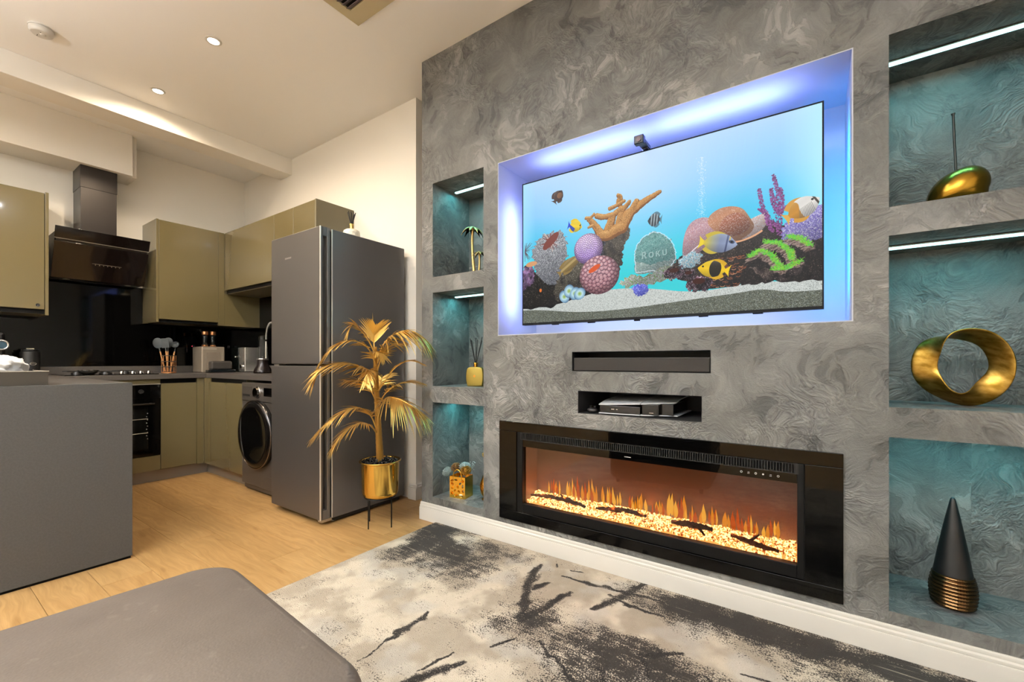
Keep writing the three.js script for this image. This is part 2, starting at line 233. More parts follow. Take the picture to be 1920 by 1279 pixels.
// ---------------------------------------------------------------- television
const TVB = [-1.412, 0.032, 1.258, 2.09], TZ = -0.1;
function paintAquarium(w, h) {
  const cv = document.createElement('canvas'); cv.width = w; cv.height = h; const c = cv.getContext('2d'), q = rng(77), u = (a, b) => a + (b - a) * q();
  const X = (x) => x * w, Y = (y) => y * h, rgba = (r, g, b, a = 1) => `rgba(${r | 0},${g | 0},${b | 0},${a})`;
  const path = (pts, close = true) => { c.beginPath(); pts.forEach(([x, y], i) => (i ? c.lineTo(X(x), Y(y)) : c.moveTo(X(x), Y(y)))); if (close) c.closePath(); };
  const smooth = (pts) => { c.beginPath(); const n = pts.length, m = (a, b) => [(a[0] + b[0]) / 2, (a[1] + b[1]) / 2]; let s = m(pts[n - 1], pts[0]); c.moveTo(X(s[0]), Y(s[1])); for (let i = 0; i < n; i++) { const e = m(pts[i], pts[(i + 1) % n]); c.quadraticCurveTo(X(pts[i][0]), Y(pts[i][1]), X(e[0]), Y(e[1])); } c.closePath(); };
  const rough = (pts, k) => { const o = []; for (let i = 0; i < pts.length; i++) { const a = pts[i], b = pts[(i + 1) % pts.length]; for (let t = 0; t < 1; t += 0.12) o.push([lerp(a[0], b[0], t) + u(-k, k) * 0.6, lerp(a[1], b[1], t) + u(-k, k)]); } return o; };
  // specks clipped to the current path: n dots of r pixels in colours made by f
  const specks = (box, n, r0, r1, f) => { c.save(); c.clip(); for (let i = 0; i < n; i++) { const x = u(box[0], box[2]), y = u(box[1], box[3]); c.fillStyle = f(x, y); c.beginPath(); c.ellipse(X(x), Y(y), u(r0, r1), u(r0, r1), u(0, 3), 0, 6.3); c.fill(); } c.restore(); };
  const bounds = (pts) => [Math.min(...pts.map((p) => p[0])), Math.min(...pts.map((p) => p[1])), Math.max(...pts.map((p) => p[0])), Math.max(...pts.map((p) => p[1]))];
  const shade = (draw, [x0, y0, x1, y1], d = 0.55) => { c.save(); draw(); c.clip(); let g = c.createLinearGradient(X(x0), Y(y0), X(lerp(x0, x1, 0.35)), Y(y1)); g.addColorStop(0, 'rgba(255,255,255,0.22)'); g.addColorStop(0.35, 'rgba(0,0,0,0)'); g.addColorStop(1, `rgba(4,6,14,${d})`); c.fillStyle = g; c.fillRect(0, 0, w, h); for (let i = 0; i < (d > 0.45 ? 26 : 0); i++) { const x = u(x0, x1), y = u(y0, y1), r = X(u(0.006, 0.02)); g = c.createRadialGradient(X(x), Y(y), 0, X(x), Y(y), r); g.addColorStop(0, 'rgba(4,4,10,0.5)'); g.addColorStop(1, 'rgba(4,4,10,0)'); c.fillStyle = g; c.fillRect(X(x) - r, Y(y) - r, 2 * r, 2 * r); } c.restore(); };
  const rock = (pts, base, f, n = 900, r0 = 1, r1 = 5, k = 0.008, d = 0.5) => { const p = rough(pts, k); path(p); c.fillStyle = base; c.fill(); path(p); specks(bounds(pts), n * 2.2, r0 * 0.8, r1 * 0.66, f); shade(() => path(p), bounds(pts), d); path(p); specks(bounds(pts), n * 0.35, 0.7, 1.8, f); };
  const tone = (cs) => () => { const a = cs[Math.floor(q() * cs.length)], v = u(-14, 14); return rgba(a[0] + v, a[1] + v, a[2] + v, u(0.6, 1)); };
  // water
  let g = c.createLinearGradient(0, 0, 0, h); g.addColorStop(0, '#b9dcff'); g.addColorStop(0.25, '#8ccdfa'); g.addColorStop(0.45, '#48c6ee'); g.addColorStop(0.65, '#2fd2de'); g.addColorStop(1, '#38ccd6'); c.fillStyle = g; c.fillRect(0, 0, w, h);
  g = c.createRadialGradient(X(0.45), Y(0.0), 0, X(0.45), Y(0.0), X(0.42)); g.addColorStop(0, 'rgba(214,232,255,0.85)'); g.addColorStop(1, 'rgba(190,225,255,0)'); c.fillStyle = g; c.fillRect(0, 0, w, h);
  g = c.createLinearGradient(X(0.9), 0, w, 0); g.addColorStop(0, 'rgba(190,245,255,0)'); g.addColorStop(1, 'rgba(190,245,255,0.75)'); c.fillStyle = g; c.fillRect(0, 0, w, h);
  g = c.createLinearGradient(0, 0, X(0.06), 0); g.addColorStop(0, 'rgba(170,235,255,0.6)'); g.addColorStop(1, 'rgba(170,235,255,0)'); c.fillStyle = g; c.fillRect(0, 0, w, h);
  c.fillStyle = 'rgba(255,255,255,0.55)'; for (let i = 0; i < 520; i++) { const y = u(0.12, 0.55), x = 0.686 + u(-1, 1) * u(0, 0.018); c.beginPath(); c.arc(X(x), Y(y), u(0.6, 2), 0, 6.3); c.fill(); }
  // sand
  const sand = [[-0.02, 0.862], [0.15, 0.85], [0.3, 0.82], [0.415, 0.815], [0.53, 0.835], [0.649, 0.88], [0.772, 0.868], [0.84, 0.84], [0.894, 0.865], [1.1, 0.868], [1.15, 1.1], [-0.15, 1.1], [-0.1, 0.87]];
  smooth(sand); c.fillStyle = '#c9cfcb'; c.fill(); smooth(sand); specks([0, 0.78, 1, 1], 42000, 0.5, 1.5, tone([[238, 240, 236], [180, 186, 186], [120, 126, 124], [222, 226, 220], [90, 96, 92]]));
  const front = [[-0.02, 0.905], [0.1, 0.915], [0.25, 0.95], [0.42, 0.95], [0.613, 0.925], [0.784, 0.905], [0.86, 0.89], [0.92, 0.925], [1.1, 0.915], [1.15, 1.15], [-0.15, 1.15], [-0.1, 0.9]];
  smooth(front); c.fillStyle = '#5d625a'; c.fill(); smooth(front); specks([0, 0.88, 1, 1.0], 34000, 0.5, 1.6, tone([[66, 72, 60], [120, 124, 100], [160, 170, 160], [38, 42, 36], [96, 92, 66], [190, 198, 190]]));
  // left reef
  rock([[-0.02, 0.64], [0.02, 0.62], [0.08, 0.66], [0.2, 0.62], [0.3, 0.6], [0.34, 0.72], [0.3, 0.83], [0.13, 0.9], [-0.02, 0.9]], '#1d1c1c', tone([[22, 20, 20], [58, 52, 48], [92, 86, 78], [30, 30, 34], [130, 124, 112]]), 1500);
  rock([[0.19, 0.6], [0.27, 0.56], [0.3, 0.66], [0.25, 0.82], [0.16, 0.87], [0.14, 0.8]], '#5c564a', tone([[140, 134, 118], [70, 62, 52], [182, 178, 160], [40, 36, 32]]), 900);
  rock([[0.045, 0.5], [0.06, 0.43], [0.1, 0.385], [0.16, 0.375], [0.2, 0.43], [0.205, 0.56], [0.19, 0.66], [0.15, 0.74], [0.1, 0.73], [0.05, 0.62]], '#82868c', tone([[226, 228, 232], [180, 182, 192], [96, 96, 104], [140, 138, 146], [84, 82, 88], [236, 238, 242], [160, 162, 172]]), 3200, 1.2, 4.2, 0.012, 0.36);
  rock([[0.0, 0.6], [0.03, 0.57], [0.055, 0.63], [0.05, 0.72], [0.0, 0.76]], '#a680b4', tone([[214, 170, 218], [150, 110, 170], [230, 200, 236], [180, 96, 140]]), 320);
  c.strokeStyle = '#8f3d34'; for (let i = 0; i < 46; i++) { const a = u(0, 6.3), r = u(0.015, 0.05); c.lineWidth = u(1.5, 3.5); c.strokeStyle = q() < 0.4 ? '#d8c0ae' : '#7d2f2a'; c.beginPath(); c.moveTo(X(0.128), Y(0.44)); c.lineTo(X(0.128 + Math.cos(a) * r), Y(0.44 + Math.sin(a) * r * 1.6)); c.stroke(); }
  c.fillStyle = '#7c3a32'; c.save(); c.translate(X(0.13), Y(0.44)); c.rotate(-0.7); c.beginPath(); c.ellipse(0, 0, X(0.045), Y(0.028), 0, 0, 6.3); c.fill(); c.restore();
  c.strokeStyle = '#5c4a55'; for (let i = 0; i < 30; i++) { const a = u(-1.6, 1.6), r = u(0.02, 0.05); c.lineWidth = u(1, 3); c.beginPath(); c.moveTo(X(0.008), Y(0.48)); c.lineTo(X(0.008 + Math.cos(a) * r), Y(0.48 + Math.sin(a) * r * 1.6)); c.stroke(); }
  c.fillStyle = '#d79c6c'; c.beginPath(); c.ellipse(X(0.04), Y(0.58), X(0.027), Y(0.018), -0.1, 0, 6.3); c.fill();
  // fish body: centre, half length, half height, turn, painter
  const fish = (x, y, a, b, turn, body, extra, flip = 1, fin = body, tail = fin) => { c.save(); c.translate(X(x), Y(y)); c.rotate(turn); c.scale(flip, 1); const A = X(a), B = Y(b);
    c.fillStyle = tail; c.beginPath(); c.moveTo(-A * 0.7, 0); c.quadraticCurveTo(-A * 1.1, -B * 0.3, -A * 1.28, -B * 0.7); c.quadraticCurveTo(-A * 1.12, 0, -A * 1.28, B * 0.7); c.quadraticCurveTo(-A * 1.1, B * 0.3, -A * 0.7, 0); c.fill();
    c.fillStyle = fin; c.beginPath(); c.moveTo(A * 0.35, -B * 0.8); c.quadraticCurveTo(-A * 0.3, -B * 1.5, -A * 0.95, -B * 0.75); c.lineTo(-A * 0.7, -B * 0.2); c.closePath(); c.fill(); c.beginPath(); c.moveTo(A * 0.1, B * 0.8); c.quadraticCurveTo(-A * 0.4, B * 1.45, -A * 0.95, B * 0.7); c.lineTo(-A * 0.7, B * 0.2); c.closePath(); c.fill();
    const hull = () => { c.beginPath(); c.moveTo(-A * 0.95, -B * 0.12); c.bezierCurveTo(-A * 0.6, -B * 0.85, A * 0.1, -B * 1.2, A * 0.6, -B * 0.62); c.quadraticCurveTo(A * 0.9, -B * 0.2, A * 1.04, B * 0.08); c.quadraticCurveTo(A * 0.9, B * 0.42, A * 0.55, B * 0.72); c.bezierCurveTo(A * 0.1, B * 1.15, -A * 0.6, B * 0.85, -A * 0.95, B * 0.12); c.closePath(); };
    hull(); c.fillStyle = body; c.fill(); c.save(); hull(); c.clip(); extra?.(A, B); const gg = c.createLinearGradient(0, -B, 0, B); gg.addColorStop(0, 'rgba(255,255,255,0.22)'); gg.addColorStop(0.5, 'rgba(0,0,0,0)'); gg.addColorStop(1, 'rgba(0,0,20,0.32)'); c.fillStyle = gg; c.fillRect(-A * 1.2, -B * 1.3, A * 2.4, B * 2.6); for (let i = 0; i < 60; i++) { c.strokeStyle = 'rgba(255,255,255,0.07)'; c.lineWidth = 1; c.beginPath(); c.arc(u(-A, A), u(-B, B), u(2, 5), -1, 1); c.stroke(); } c.restore();
    c.fillStyle = '#0a0a10'; c.beginPath(); c.arc(A * 0.68, -B * 0.16, Math.max(2, B * 0.1), 0, 6.3); c.fill(); c.restore(); };
  fish(0.215, 0.62, 0.05, 0.04, -0.6, '#8d7440', (A, B) => { c.fillStyle = '#b39a62'; c.fillRect(-A, -B * 0.3, 2 * A, B * 0.4); });
  // ball corals
  const ball = (cx, cy, r, cs, n, k, sq = 1) => { c.beginPath(); c.ellipse(X(cx), Y(cy), X(r), X(r) * sq, 0, 0, 6.3); c.fillStyle = rgba(...cs[0]); c.fill(); c.save(); c.clip(); for (let i = 0; i < n; i++) { const a = i * 2.39996, d = Math.sqrt((i + 0.5) / n) * r * 1.02, x = X(cx) + X(Math.cos(a) * d), y = Y(cy) + X(Math.sin(a) * d) * sq, s = k * (1 - 0.35 * (d / r)), t = clamp(0.5 - Math.sin(a) * d / r * 0.55 + u(-0.12, 0.12), 0, 1), C = cs[0].map((v, j) => lerp(cs[2][j], cs[1][j], t)); c.fillStyle = rgba(C[0] * 0.6, C[1] * 0.55, C[2] * 0.62); c.beginPath(); c.ellipse(x, y + s * 0.2, s, s, 0, 0, 6.3); c.fill(); c.fillStyle = rgba(...C); c.beginPath(); c.ellipse(x - s * 0.08, y - s * 0.12, s * 0.82, s * 0.78, 0, 0, 6.3); c.fill(); c.fillStyle = 'rgba(255,255,255,0.28)'; c.beginPath(); c.ellipse(x - s * 0.25, y - s * 0.35, s * 0.35, s * 0.25, 0, 0, 6.3); c.fill(); } const gg = c.createRadialGradient(X(cx - r * 0.3), Y(cy) - X(r) * 0.4, X(r) * 0.2, X(cx), Y(cy), X(r) * 1.1); gg.addColorStop(0, 'rgba(255,255,255,0.12)'); gg.addColorStop(0.55, 'rgba(0,0,0,0)'); gg.addColorStop(1, 'rgba(20,4,20,0.6)'); c.fillStyle = gg; c.fillRect(0, 0, w, h); c.restore(); };
  // pillar and its tree coral
  rock([[0.335, 0.47], [0.38, 0.47], [0.445, 0.44], [0.45, 0.48], [0.425, 0.58], [0.42, 0.66], [0.395, 0.74], [0.345, 0.66], [0.34, 0.56]], '#4d453c', tone([[110, 100, 88], [66, 58, 50], [150, 142, 130], [38, 32, 28]]), 1100, 1, 4);
  rock([[0.33, 0.47], [0.36, 0.48], [0.345, 0.6], [0.32, 0.56]], '#8a8aa6', tone([[210, 210, 230], [120, 120, 150], [50, 50, 70]]), 300);
  const limbs = [], limb = (pts, w0, w1) => limbs.push([pts, w0, w1]), grow = (each) => { for (const [pts, w0, w1] of limbs) for (let i = 0; i < pts.length - 1; i++) for (let t = 0; t < 1; t += 0.04) { const s = (i + t) / (pts.length - 1); each(X(lerp(pts[i][0], pts[i + 1][0], t)) + u(-2, 2), Y(lerp(pts[i][1], pts[i + 1][1], t)) + u(-2, 2), lerp(w0, w1, s) * u(0.88, 1.14)); } };
  const br = '#7b4a1d';
  limb([[0.42, 0.43], [0.44, 0.36], [0.5, 0.3], [0.555, 0.26]], 34, 9, br); limb([[0.43, 0.41], [0.46, 0.33], [0.475, 0.285]], 27, 13, br); limb([[0.41, 0.4], [0.42, 0.33], [0.45, 0.28]], 22, 9, br);
  limb([[0.41, 0.28], [0.414, 0.24], [0.405, 0.225]], 19, 8, br); limb([[0.375, 0.3], [0.4, 0.29], [0.43, 0.27]], 10, 8, br);
  limb([[0.37, 0.43], [0.378, 0.39], [0.385, 0.345]], 26, 19, br); limb([[0.325, 0.33], [0.35, 0.345], [0.39, 0.345], [0.42, 0.31]], 14, 16, br);
  limb([[0.345, 0.46], [0.33, 0.42], [0.31, 0.37], [0.29, 0.335]], 25, 13, br); limb([[0.28, 0.33], [0.3, 0.335], [0.315, 0.315]], 8, 7, br); limb([[0.312, 0.385], [0.29, 0.395]], 8, 6, br);
  limb([[0.34, 0.46], [0.37, 0.465], [0.4, 0.44], [0.42, 0.43]], 25, 32, br);
  grow((x, y, r) => { c.fillStyle = br; c.beginPath(); c.arc(x, y + r * 0.22, r, 0, 6.3); c.fill(); });
  grow((x, y, r) => { c.fillStyle = '#c48a48'; c.beginPath(); c.arc(x - r * 0.1, y - r * 0.14, r * 0.8, 0, 6.3); c.fill(); });
  grow((x, y, r) => { for (let m = 0; m < 16; m++) { const a = u(0, 6.3), d = r * 0.85 * Math.sqrt(q()), t = 0.5 - Math.sin(a) * d / r * 0.5 + u(-0.25, 0.25); c.fillStyle = rgba(lerp(130, 240, t), lerp(78, 190, t), lerp(30, 118, t), 0.75); c.beginPath(); c.arc(x + Math.cos(a) * d, y + Math.sin(a) * d, u(0.8, 2.2), 0, 6.3); c.fill(); } });
  ball(0.29, 0.535, 0.058, [[196, 150, 210], [248, 226, 246], [160, 124, 210]], 210, 8); ball(0.333, 0.715, 0.078, [[168, 112, 122], [224, 178, 184], [164, 112, 120]], 84, 16, 0.92);
  c.fillStyle = '#d9531e'; c.save(); c.translate(X(0.315), Y(0.67)); c.rotate(-0.5); c.beginPath(); c.ellipse(0, 0, X(0.026), Y(0.017), 0, 0, 6.3); c.fill(); c.restore();
  // clam
  for (const [x, y, a] of [[0.19, 0.835, -0.5], [0.21, 0.8, 0.2], [0.235, 0.82, 0.5], [0.255, 0.825, 0.9]]) { c.save(); c.translate(X(x), Y(y)); c.rotate(a); const gg = c.createRadialGradient(0, 0, 2, 0, 0, 40); gg.addColorStop(0, '#8fae4a'); gg.addColorStop(0.4, '#bfe0e8'); gg.addColorStop(0.8, '#7fa8c4'); gg.addColorStop(1, '#4f6f90'); c.fillStyle = gg; c.beginPath(); c.ellipse(0, 0, X(0.021), Y(0.045), 0, 0, 6.3); c.fill(); c.restore(); }
  // inscribed stone
  const st = [[0.465, 0.62], [0.475, 0.56], [0.498, 0.515], [0.53, 0.495], [0.56, 0.515], [0.59, 0.56], [0.604, 0.62], [0.606, 0.68], [0.58, 0.73], [0.47, 0.73]];
  rock(st, '#6fa3a0', tone([[120, 176, 170], [96, 150, 146], [150, 190, 188], [80, 128, 128]]), 900, 1, 6, 0.006, 0.3);
  rock([[0.466, 0.66], [0.52, 0.69], [0.6, 0.67], [0.606, 0.72], [0.58, 0.75], [0.47, 0.74]], '#8aa5a2', tone([[200, 214, 210], [110, 130, 128], [150, 170, 160]]), 500, 1, 5, 0.008, 0.25);
  c.strokeStyle = 'rgba(230,240,255,0.75)'; c.lineWidth = 4; path(rough(st, 0.004)); c.stroke();
  c.save(); c.translate(X(0.533), Y(0.648)); c.rotate(-0.045); c.textAlign = 'left'; for (const [dx, col] of [[2.5, 'rgba(58,86,88,0.75)'], [0, 'rgba(168,200,198,0.8)']]) { c.fillStyle = col; c.font = 'bold 54px sans-serif'; c.fillText('R', -70 + dx, dx); c.font = 'bold 44px sans-serif'; c.fillText('O', -30 + dx, dx); c.fillText('K', 8 + dx, dx); c.fillText('U', 43 + dx, dx); } c.restore();
  rock([[0.41, 0.78], [0.45, 0.74], [0.5, 0.76], [0.57, 0.7], [0.6, 0.72], [0.6, 0.79], [0.52, 0.81], [0.43, 0.81]], '#a9b9a2', tone([[228, 222, 232], [120, 170, 70], [190, 190, 200], [96, 148, 60], [240, 236, 244], [170, 130, 150]]), 900, 1.4, 5, 0.01, 0.3);
  rock([[0.455, 0.81], [0.475, 0.8], [0.5, 0.805], [0.515, 0.815], [0.51, 0.86], [0.485, 0.875], [0.465, 0.86]], '#5b62d8', tone([[110, 120, 240], [70, 76, 200], [190, 200, 255]]), 220, 1, 5, 0.008, 0.25);
  // right reef
  rock([[0.59, 0.72], [0.62, 0.66], [0.68, 0.63], [0.78, 0.58], [0.85, 0.52], [0.9, 0.57], [1.02, 0.6], [1.02, 0.88], [0.9, 0.86], [0.8, 0.86], [0.7, 0.87], [0.62, 0.8]], '#3a322f', tone([[36, 30, 28], [90, 78, 70], [120, 104, 92], [58, 48, 44], [24, 22, 22], [150, 120, 110]]), 2600, 1, 5);
  const dome = (pts, base, f, n) => { smooth(pts); c.fillStyle = base; c.fill(); smooth(pts); specks(bounds(pts), n * 1.6, 0.6, 1.8, f); shade(() => smooth(pts), bounds(pts), 0.42); };
  dome([[0.625, 0.65], [0.63, 0.55], [0.65, 0.475], [0.69, 0.455], [0.73, 0.49], [0.76, 0.56], [0.72, 0.6], [0.67, 0.67], [0.63, 0.69]], '#c59aa2', tone([[240, 232, 240], [196, 130, 120], [220, 190, 200], [150, 120, 160]]), 2600);
  dome([[0.78, 0.62], [0.79, 0.54], [0.83, 0.51], [0.875, 0.485], [0.87, 0.55], [0.84, 0.61]], '#d8c8c8', tone([[250, 246, 248], [210, 150, 120], [190, 170, 176]]), 1500);
  dome([[0.7, 0.5], [0.71, 0.45], [0.75, 0.42], [0.8, 0.44], [0.82, 0.5], [0.84, 0.57], [0.79, 0.63], [0.74, 0.6], [0.72, 0.54]], '#c48a68', tone([[226, 176, 150], [176, 108, 78], [250, 230, 220]]), 900);
  dome([[0.735, 0.53], [0.75, 0.48], [0.79, 0.46], [0.82, 0.51], [0.825, 0.57], [0.78, 0.6], [0.74, 0.59]], '#a96850', tone([[236, 206, 196], [168, 96, 74], [250, 236, 230], [140, 80, 64]]), 1100);
  c.strokeStyle = '#e3a880'; c.lineWidth = 9; c.beginPath(); c.moveTo(X(0.71), Y(0.6)); c.quadraticCurveTo(X(0.79), Y(0.66), X(0.855), Y(0.585)); c.stroke();
  c.strokeStyle = '#f0e4ea'; c.lineWidth = 5; c.beginPath(); c.moveTo(X(0.63), Y(0.69)); c.quadraticCurveTo(X(0.68), Y(0.59), X(0.735), Y(0.575)); c.stroke();
  const twig = (pts, w0, w1) => { for (let i = 0; i < pts.length - 1; i++) for (let t = 0; t < 1; t += 0.035) { const s = (i + t) / (pts.length - 1), r = lerp(w0, w1, s); for (let m = 0; m < 4; m++) { const v = u(-30, 40); c.fillStyle = rgba(120 + v, 58 + v * 0.7, 120 + v); c.beginPath(); c.arc(X(lerp(pts[i][0], pts[i + 1][0], t)) + u(-r, r), Y(lerp(pts[i][1], pts[i + 1][1], t)) + u(-r, r) * 0.6, u(1.5, 3.6), 0, 6.3); c.fill(); } } };
  twig([[0.9, 0.62], [0.895, 0.5], [0.895, 0.4], [0.882, 0.305]], 14, 7); twig([[0.9, 0.52], [0.905, 0.44], [0.9, 0.38]], 12, 7); twig([[0.892, 0.5], [0.882, 0.44], [0.877, 0.375]], 11, 7); twig([[0.9, 0.5], [0.922, 0.472]], 8, 4);
  twig([[0.9, 0.59], [0.87, 0.53], [0.855, 0.46], [0.846, 0.365]], 12, 7); twig([[0.88, 0.6], [0.868, 0.54]], 9, 8); twig([[0.858, 0.49], [0.845, 0.47]], 7, 4);
  rock([[0.9, 0.6], [0.93, 0.53], [0.97, 0.54], [1.02, 0.47], [1.02, 0.66], [0.95, 0.68], [0.91, 0.67]], '#8f86cc', tone([[220, 214, 248], [130, 110, 210], [180, 170, 236], [96, 84, 180], [245, 240, 255]]), 1600, 1, 4, 0.008, 0.35);
  for (const [pts, ww] of [[[[0.82, 0.72], [0.85, 0.69], [0.88, 0.73], [0.9, 0.79]], 44], [[[0.86, 0.65], [0.9, 0.67], [0.925, 0.72], [0.93, 0.76]], 46], [[[0.92, 0.64], [0.95, 0.66], [0.975, 0.7]], 44], [[[0.88, 0.8], [0.92, 0.8], [0.95, 0.77]], 40]]) { for (let i = 0; i < pts.length - 1; i++) for (let t = 0; t < 1; t += 0.02) { const x = X(lerp(pts[i][0], pts[i + 1][0], t)), y = Y(lerp(pts[i][1], pts[i + 1][1], t)); c.strokeStyle = q() < 0.5 ? '#a08a80' : '#5c4a44'; c.lineWidth = 3; c.beginPath(); c.moveTo(x - ww * 0.45, y + u(10, 30)); c.lineTo(x + ww * 0.4, y + u(-8, 16)); c.stroke(); } for (let i = 0; i < pts.length - 1; i++) for (let t = 0; t < 1; t += 0.012) { const x = X(lerp(pts[i][0], pts[i + 1][0], t)), y = Y(lerp(pts[i][1], pts[i + 1][1], t)); c.strokeStyle = rgba(u(70, 150), u(170, 225), u(40, 80)); c.lineWidth = 2.2; c.beginPath(); c.moveTo(x + u(-16, 16), y + u(-12, 6)); c.lineTo(x + u(-18, 18), y + u(-22, 2)); c.stroke(); } }
  rock([[0.82, 0.77], [0.86, 0.78], [0.9, 0.83], [0.95, 0.79], [0.955, 0.82], [0.91, 0.86], [0.86, 0.85]], '#7d6a62', tone([[170, 150, 142], [110, 92, 84], [60, 50, 46]]), 600, 1, 4);
  for (let i = 0; i < 90; i++) { const x = u(0.7, 0.81), y = u(0.7, 0.86); c.strokeStyle = q() < 0.5 ? '#c98d6a' : '#8e5238'; c.lineWidth = 3; c.beginPath(); c.ellipse(X(x), Y(y), u(6, 12), u(4, 8), 0, 0.2, 2.9); c.stroke(); }
  rock([[0.612, 0.7], [0.63, 0.66], [0.66, 0.645], [0.685, 0.67], [0.68, 0.72], [0.65, 0.74], [0.62, 0.735]], '#9fc8d8', tone([[230, 244, 248], [140, 196, 214], [90, 150, 176], [200, 180, 170]]), 700, 1.4, 5, 0.01, 0.25);
  for (const [x, y, r] of [[0.6, 0.755, 0.035], [0.645, 0.775, 0.025], [0.677, 0.835, 0.042]]) { rock([0, 1, 2, 3, 4, 5, 6].map((k) => [x + Math.cos(k * 0.9) * r, y + Math.sin(k * 0.9) * r * 1.15]), '#5a2f40', tone([[226, 200, 214], [96, 44, 62], [60, 26, 36], [170, 120, 146], [240, 226, 234]]), 420, 1.5, 7, 0.01); c.fillStyle = '#3c1712'; c.beginPath(); c.ellipse(X(x), Y(y - r * 0.4), X(r * 0.45), Y(r * 0.4), 0, 0, 6.3); c.fill(); }
  // swimmers
  fish(0.163, 0.14, 0.024, 0.042, -0.9, '#4d3a36', (A, B) => { c.fillStyle = '#8a6248'; c.beginPath(); c.arc(A * 0.2, B * 0.2, A * 0.5, 0, 6.3); c.fill(); });
  fish(0.238, 0.37, 0.027, 0.042, 0.25, '#f2cf18', (A, B) => { c.fillStyle = '#1c46c8'; c.beginPath(); c.moveTo(-A, -B * 0.2); c.lineTo(0, B * 0.4); c.lineTo(-A * 0.2, B * 1.2); c.lineTo(-A, B); c.fill(); c.fillStyle = '#141c30'; c.fillRect(A * 0.72, -B, A * 0.08, B * 2); }, 1, '#e8c41a', '#1a3fd0');
  fish(0.534, 0.425, 0.021, 0.042, 0.1, '#3a434c', (A, B) => { c.fillStyle = 'rgba(205,225,230,0.7)'; for (const k of [-0.55, -0.1, 0.35]) c.fillRect(A * k, -B, A * 0.2, 2 * B); }, -1, 'rgba(70,90,100,0.7)');
  fish(0.738, 0.62, 0.05, 0.056, 0.2, '#8592b2', (A, B) => { const gg = c.createLinearGradient(-A, 0, A, 0); gg.addColorStop(0, '#e3c52a'); gg.addColorStop(0.28, '#a9a98a'); gg.addColorStop(0.5, '#8592b2'); gg.addColorStop(1, '#9fadcc'); c.fillStyle = gg; c.fillRect(-A, -B * 1.2, 2.1 * A, 2.4 * B); c.fillStyle = 'rgba(60,72,112,0.8)'; c.fillRect(A * 0.36, -B, A * 0.1, 2 * B); c.fillStyle = 'rgba(40,52,88,0.85)'; c.beginPath(); c.ellipse(A * 0.68, -B * 0.16, A * 0.17, B * 0.16, 0.3, 0, 6.3); c.fill(); c.fillStyle = '#e6c23a'; c.fillRect(A * 0.52, -B, A * 0.06, B * 0.7); }, 1, '#c8b23c', '#ecd02c');
  fish(0.716, 0.758, 0.042, 0.05, 0.24, '#f0c81c', (A, B) => { c.fillStyle = '#26221a'; c.beginPath(); c.ellipse(-A * 0.22, -B * 0.05, A * 0.42, B * 0.95, 0.15, 0, 6.3); c.fill(); }, -1, '#d6a820', '#f2cc24');
  fish(0.956, 0.5, 0.042, 0.056, -0.55, '#e6e2dc', (A, B) => { c.fillStyle = '#c98a24'; c.beginPath(); c.moveTo(-A, -B * 1.2); c.quadraticCurveTo(A * 0.1, -B, -A * 0.15, -B * 0.3); c.quadraticCurveTo(-A * 0.4, B * 0.4, -A * 0.2, B * 1.2); c.lineTo(-A, B); c.fill(); c.strokeStyle = '#77746e'; c.lineWidth = 1.6; for (let k = -5; k < 6; k++) { c.beginPath(); c.moveTo(A * (0.15 + k * 0.08), -B * 0.05); c.lineTo(A * (-0.12 + k * 0.1), B); c.stroke(); } c.fillStyle = '#3a2c22'; c.fillRect(A * 0.76, -B, A * 0.12, 2 * B); }, 1, '#d09636', '#d8a84a');
  c.fillStyle = '#e2752c'; c.beginPath(); c.ellipse(X(0.083), Y(0.775), 9, 12, 0, 0, 6.3); c.fill();
  const t = new THREE.CanvasTexture(cv); t.colorSpace = THREE.SRGBColorSpace; t.wrapS = t.wrapT = THREE.ClampToEdgeWrapping; t.magFilter = THREE.LinearFilter; return t;
}
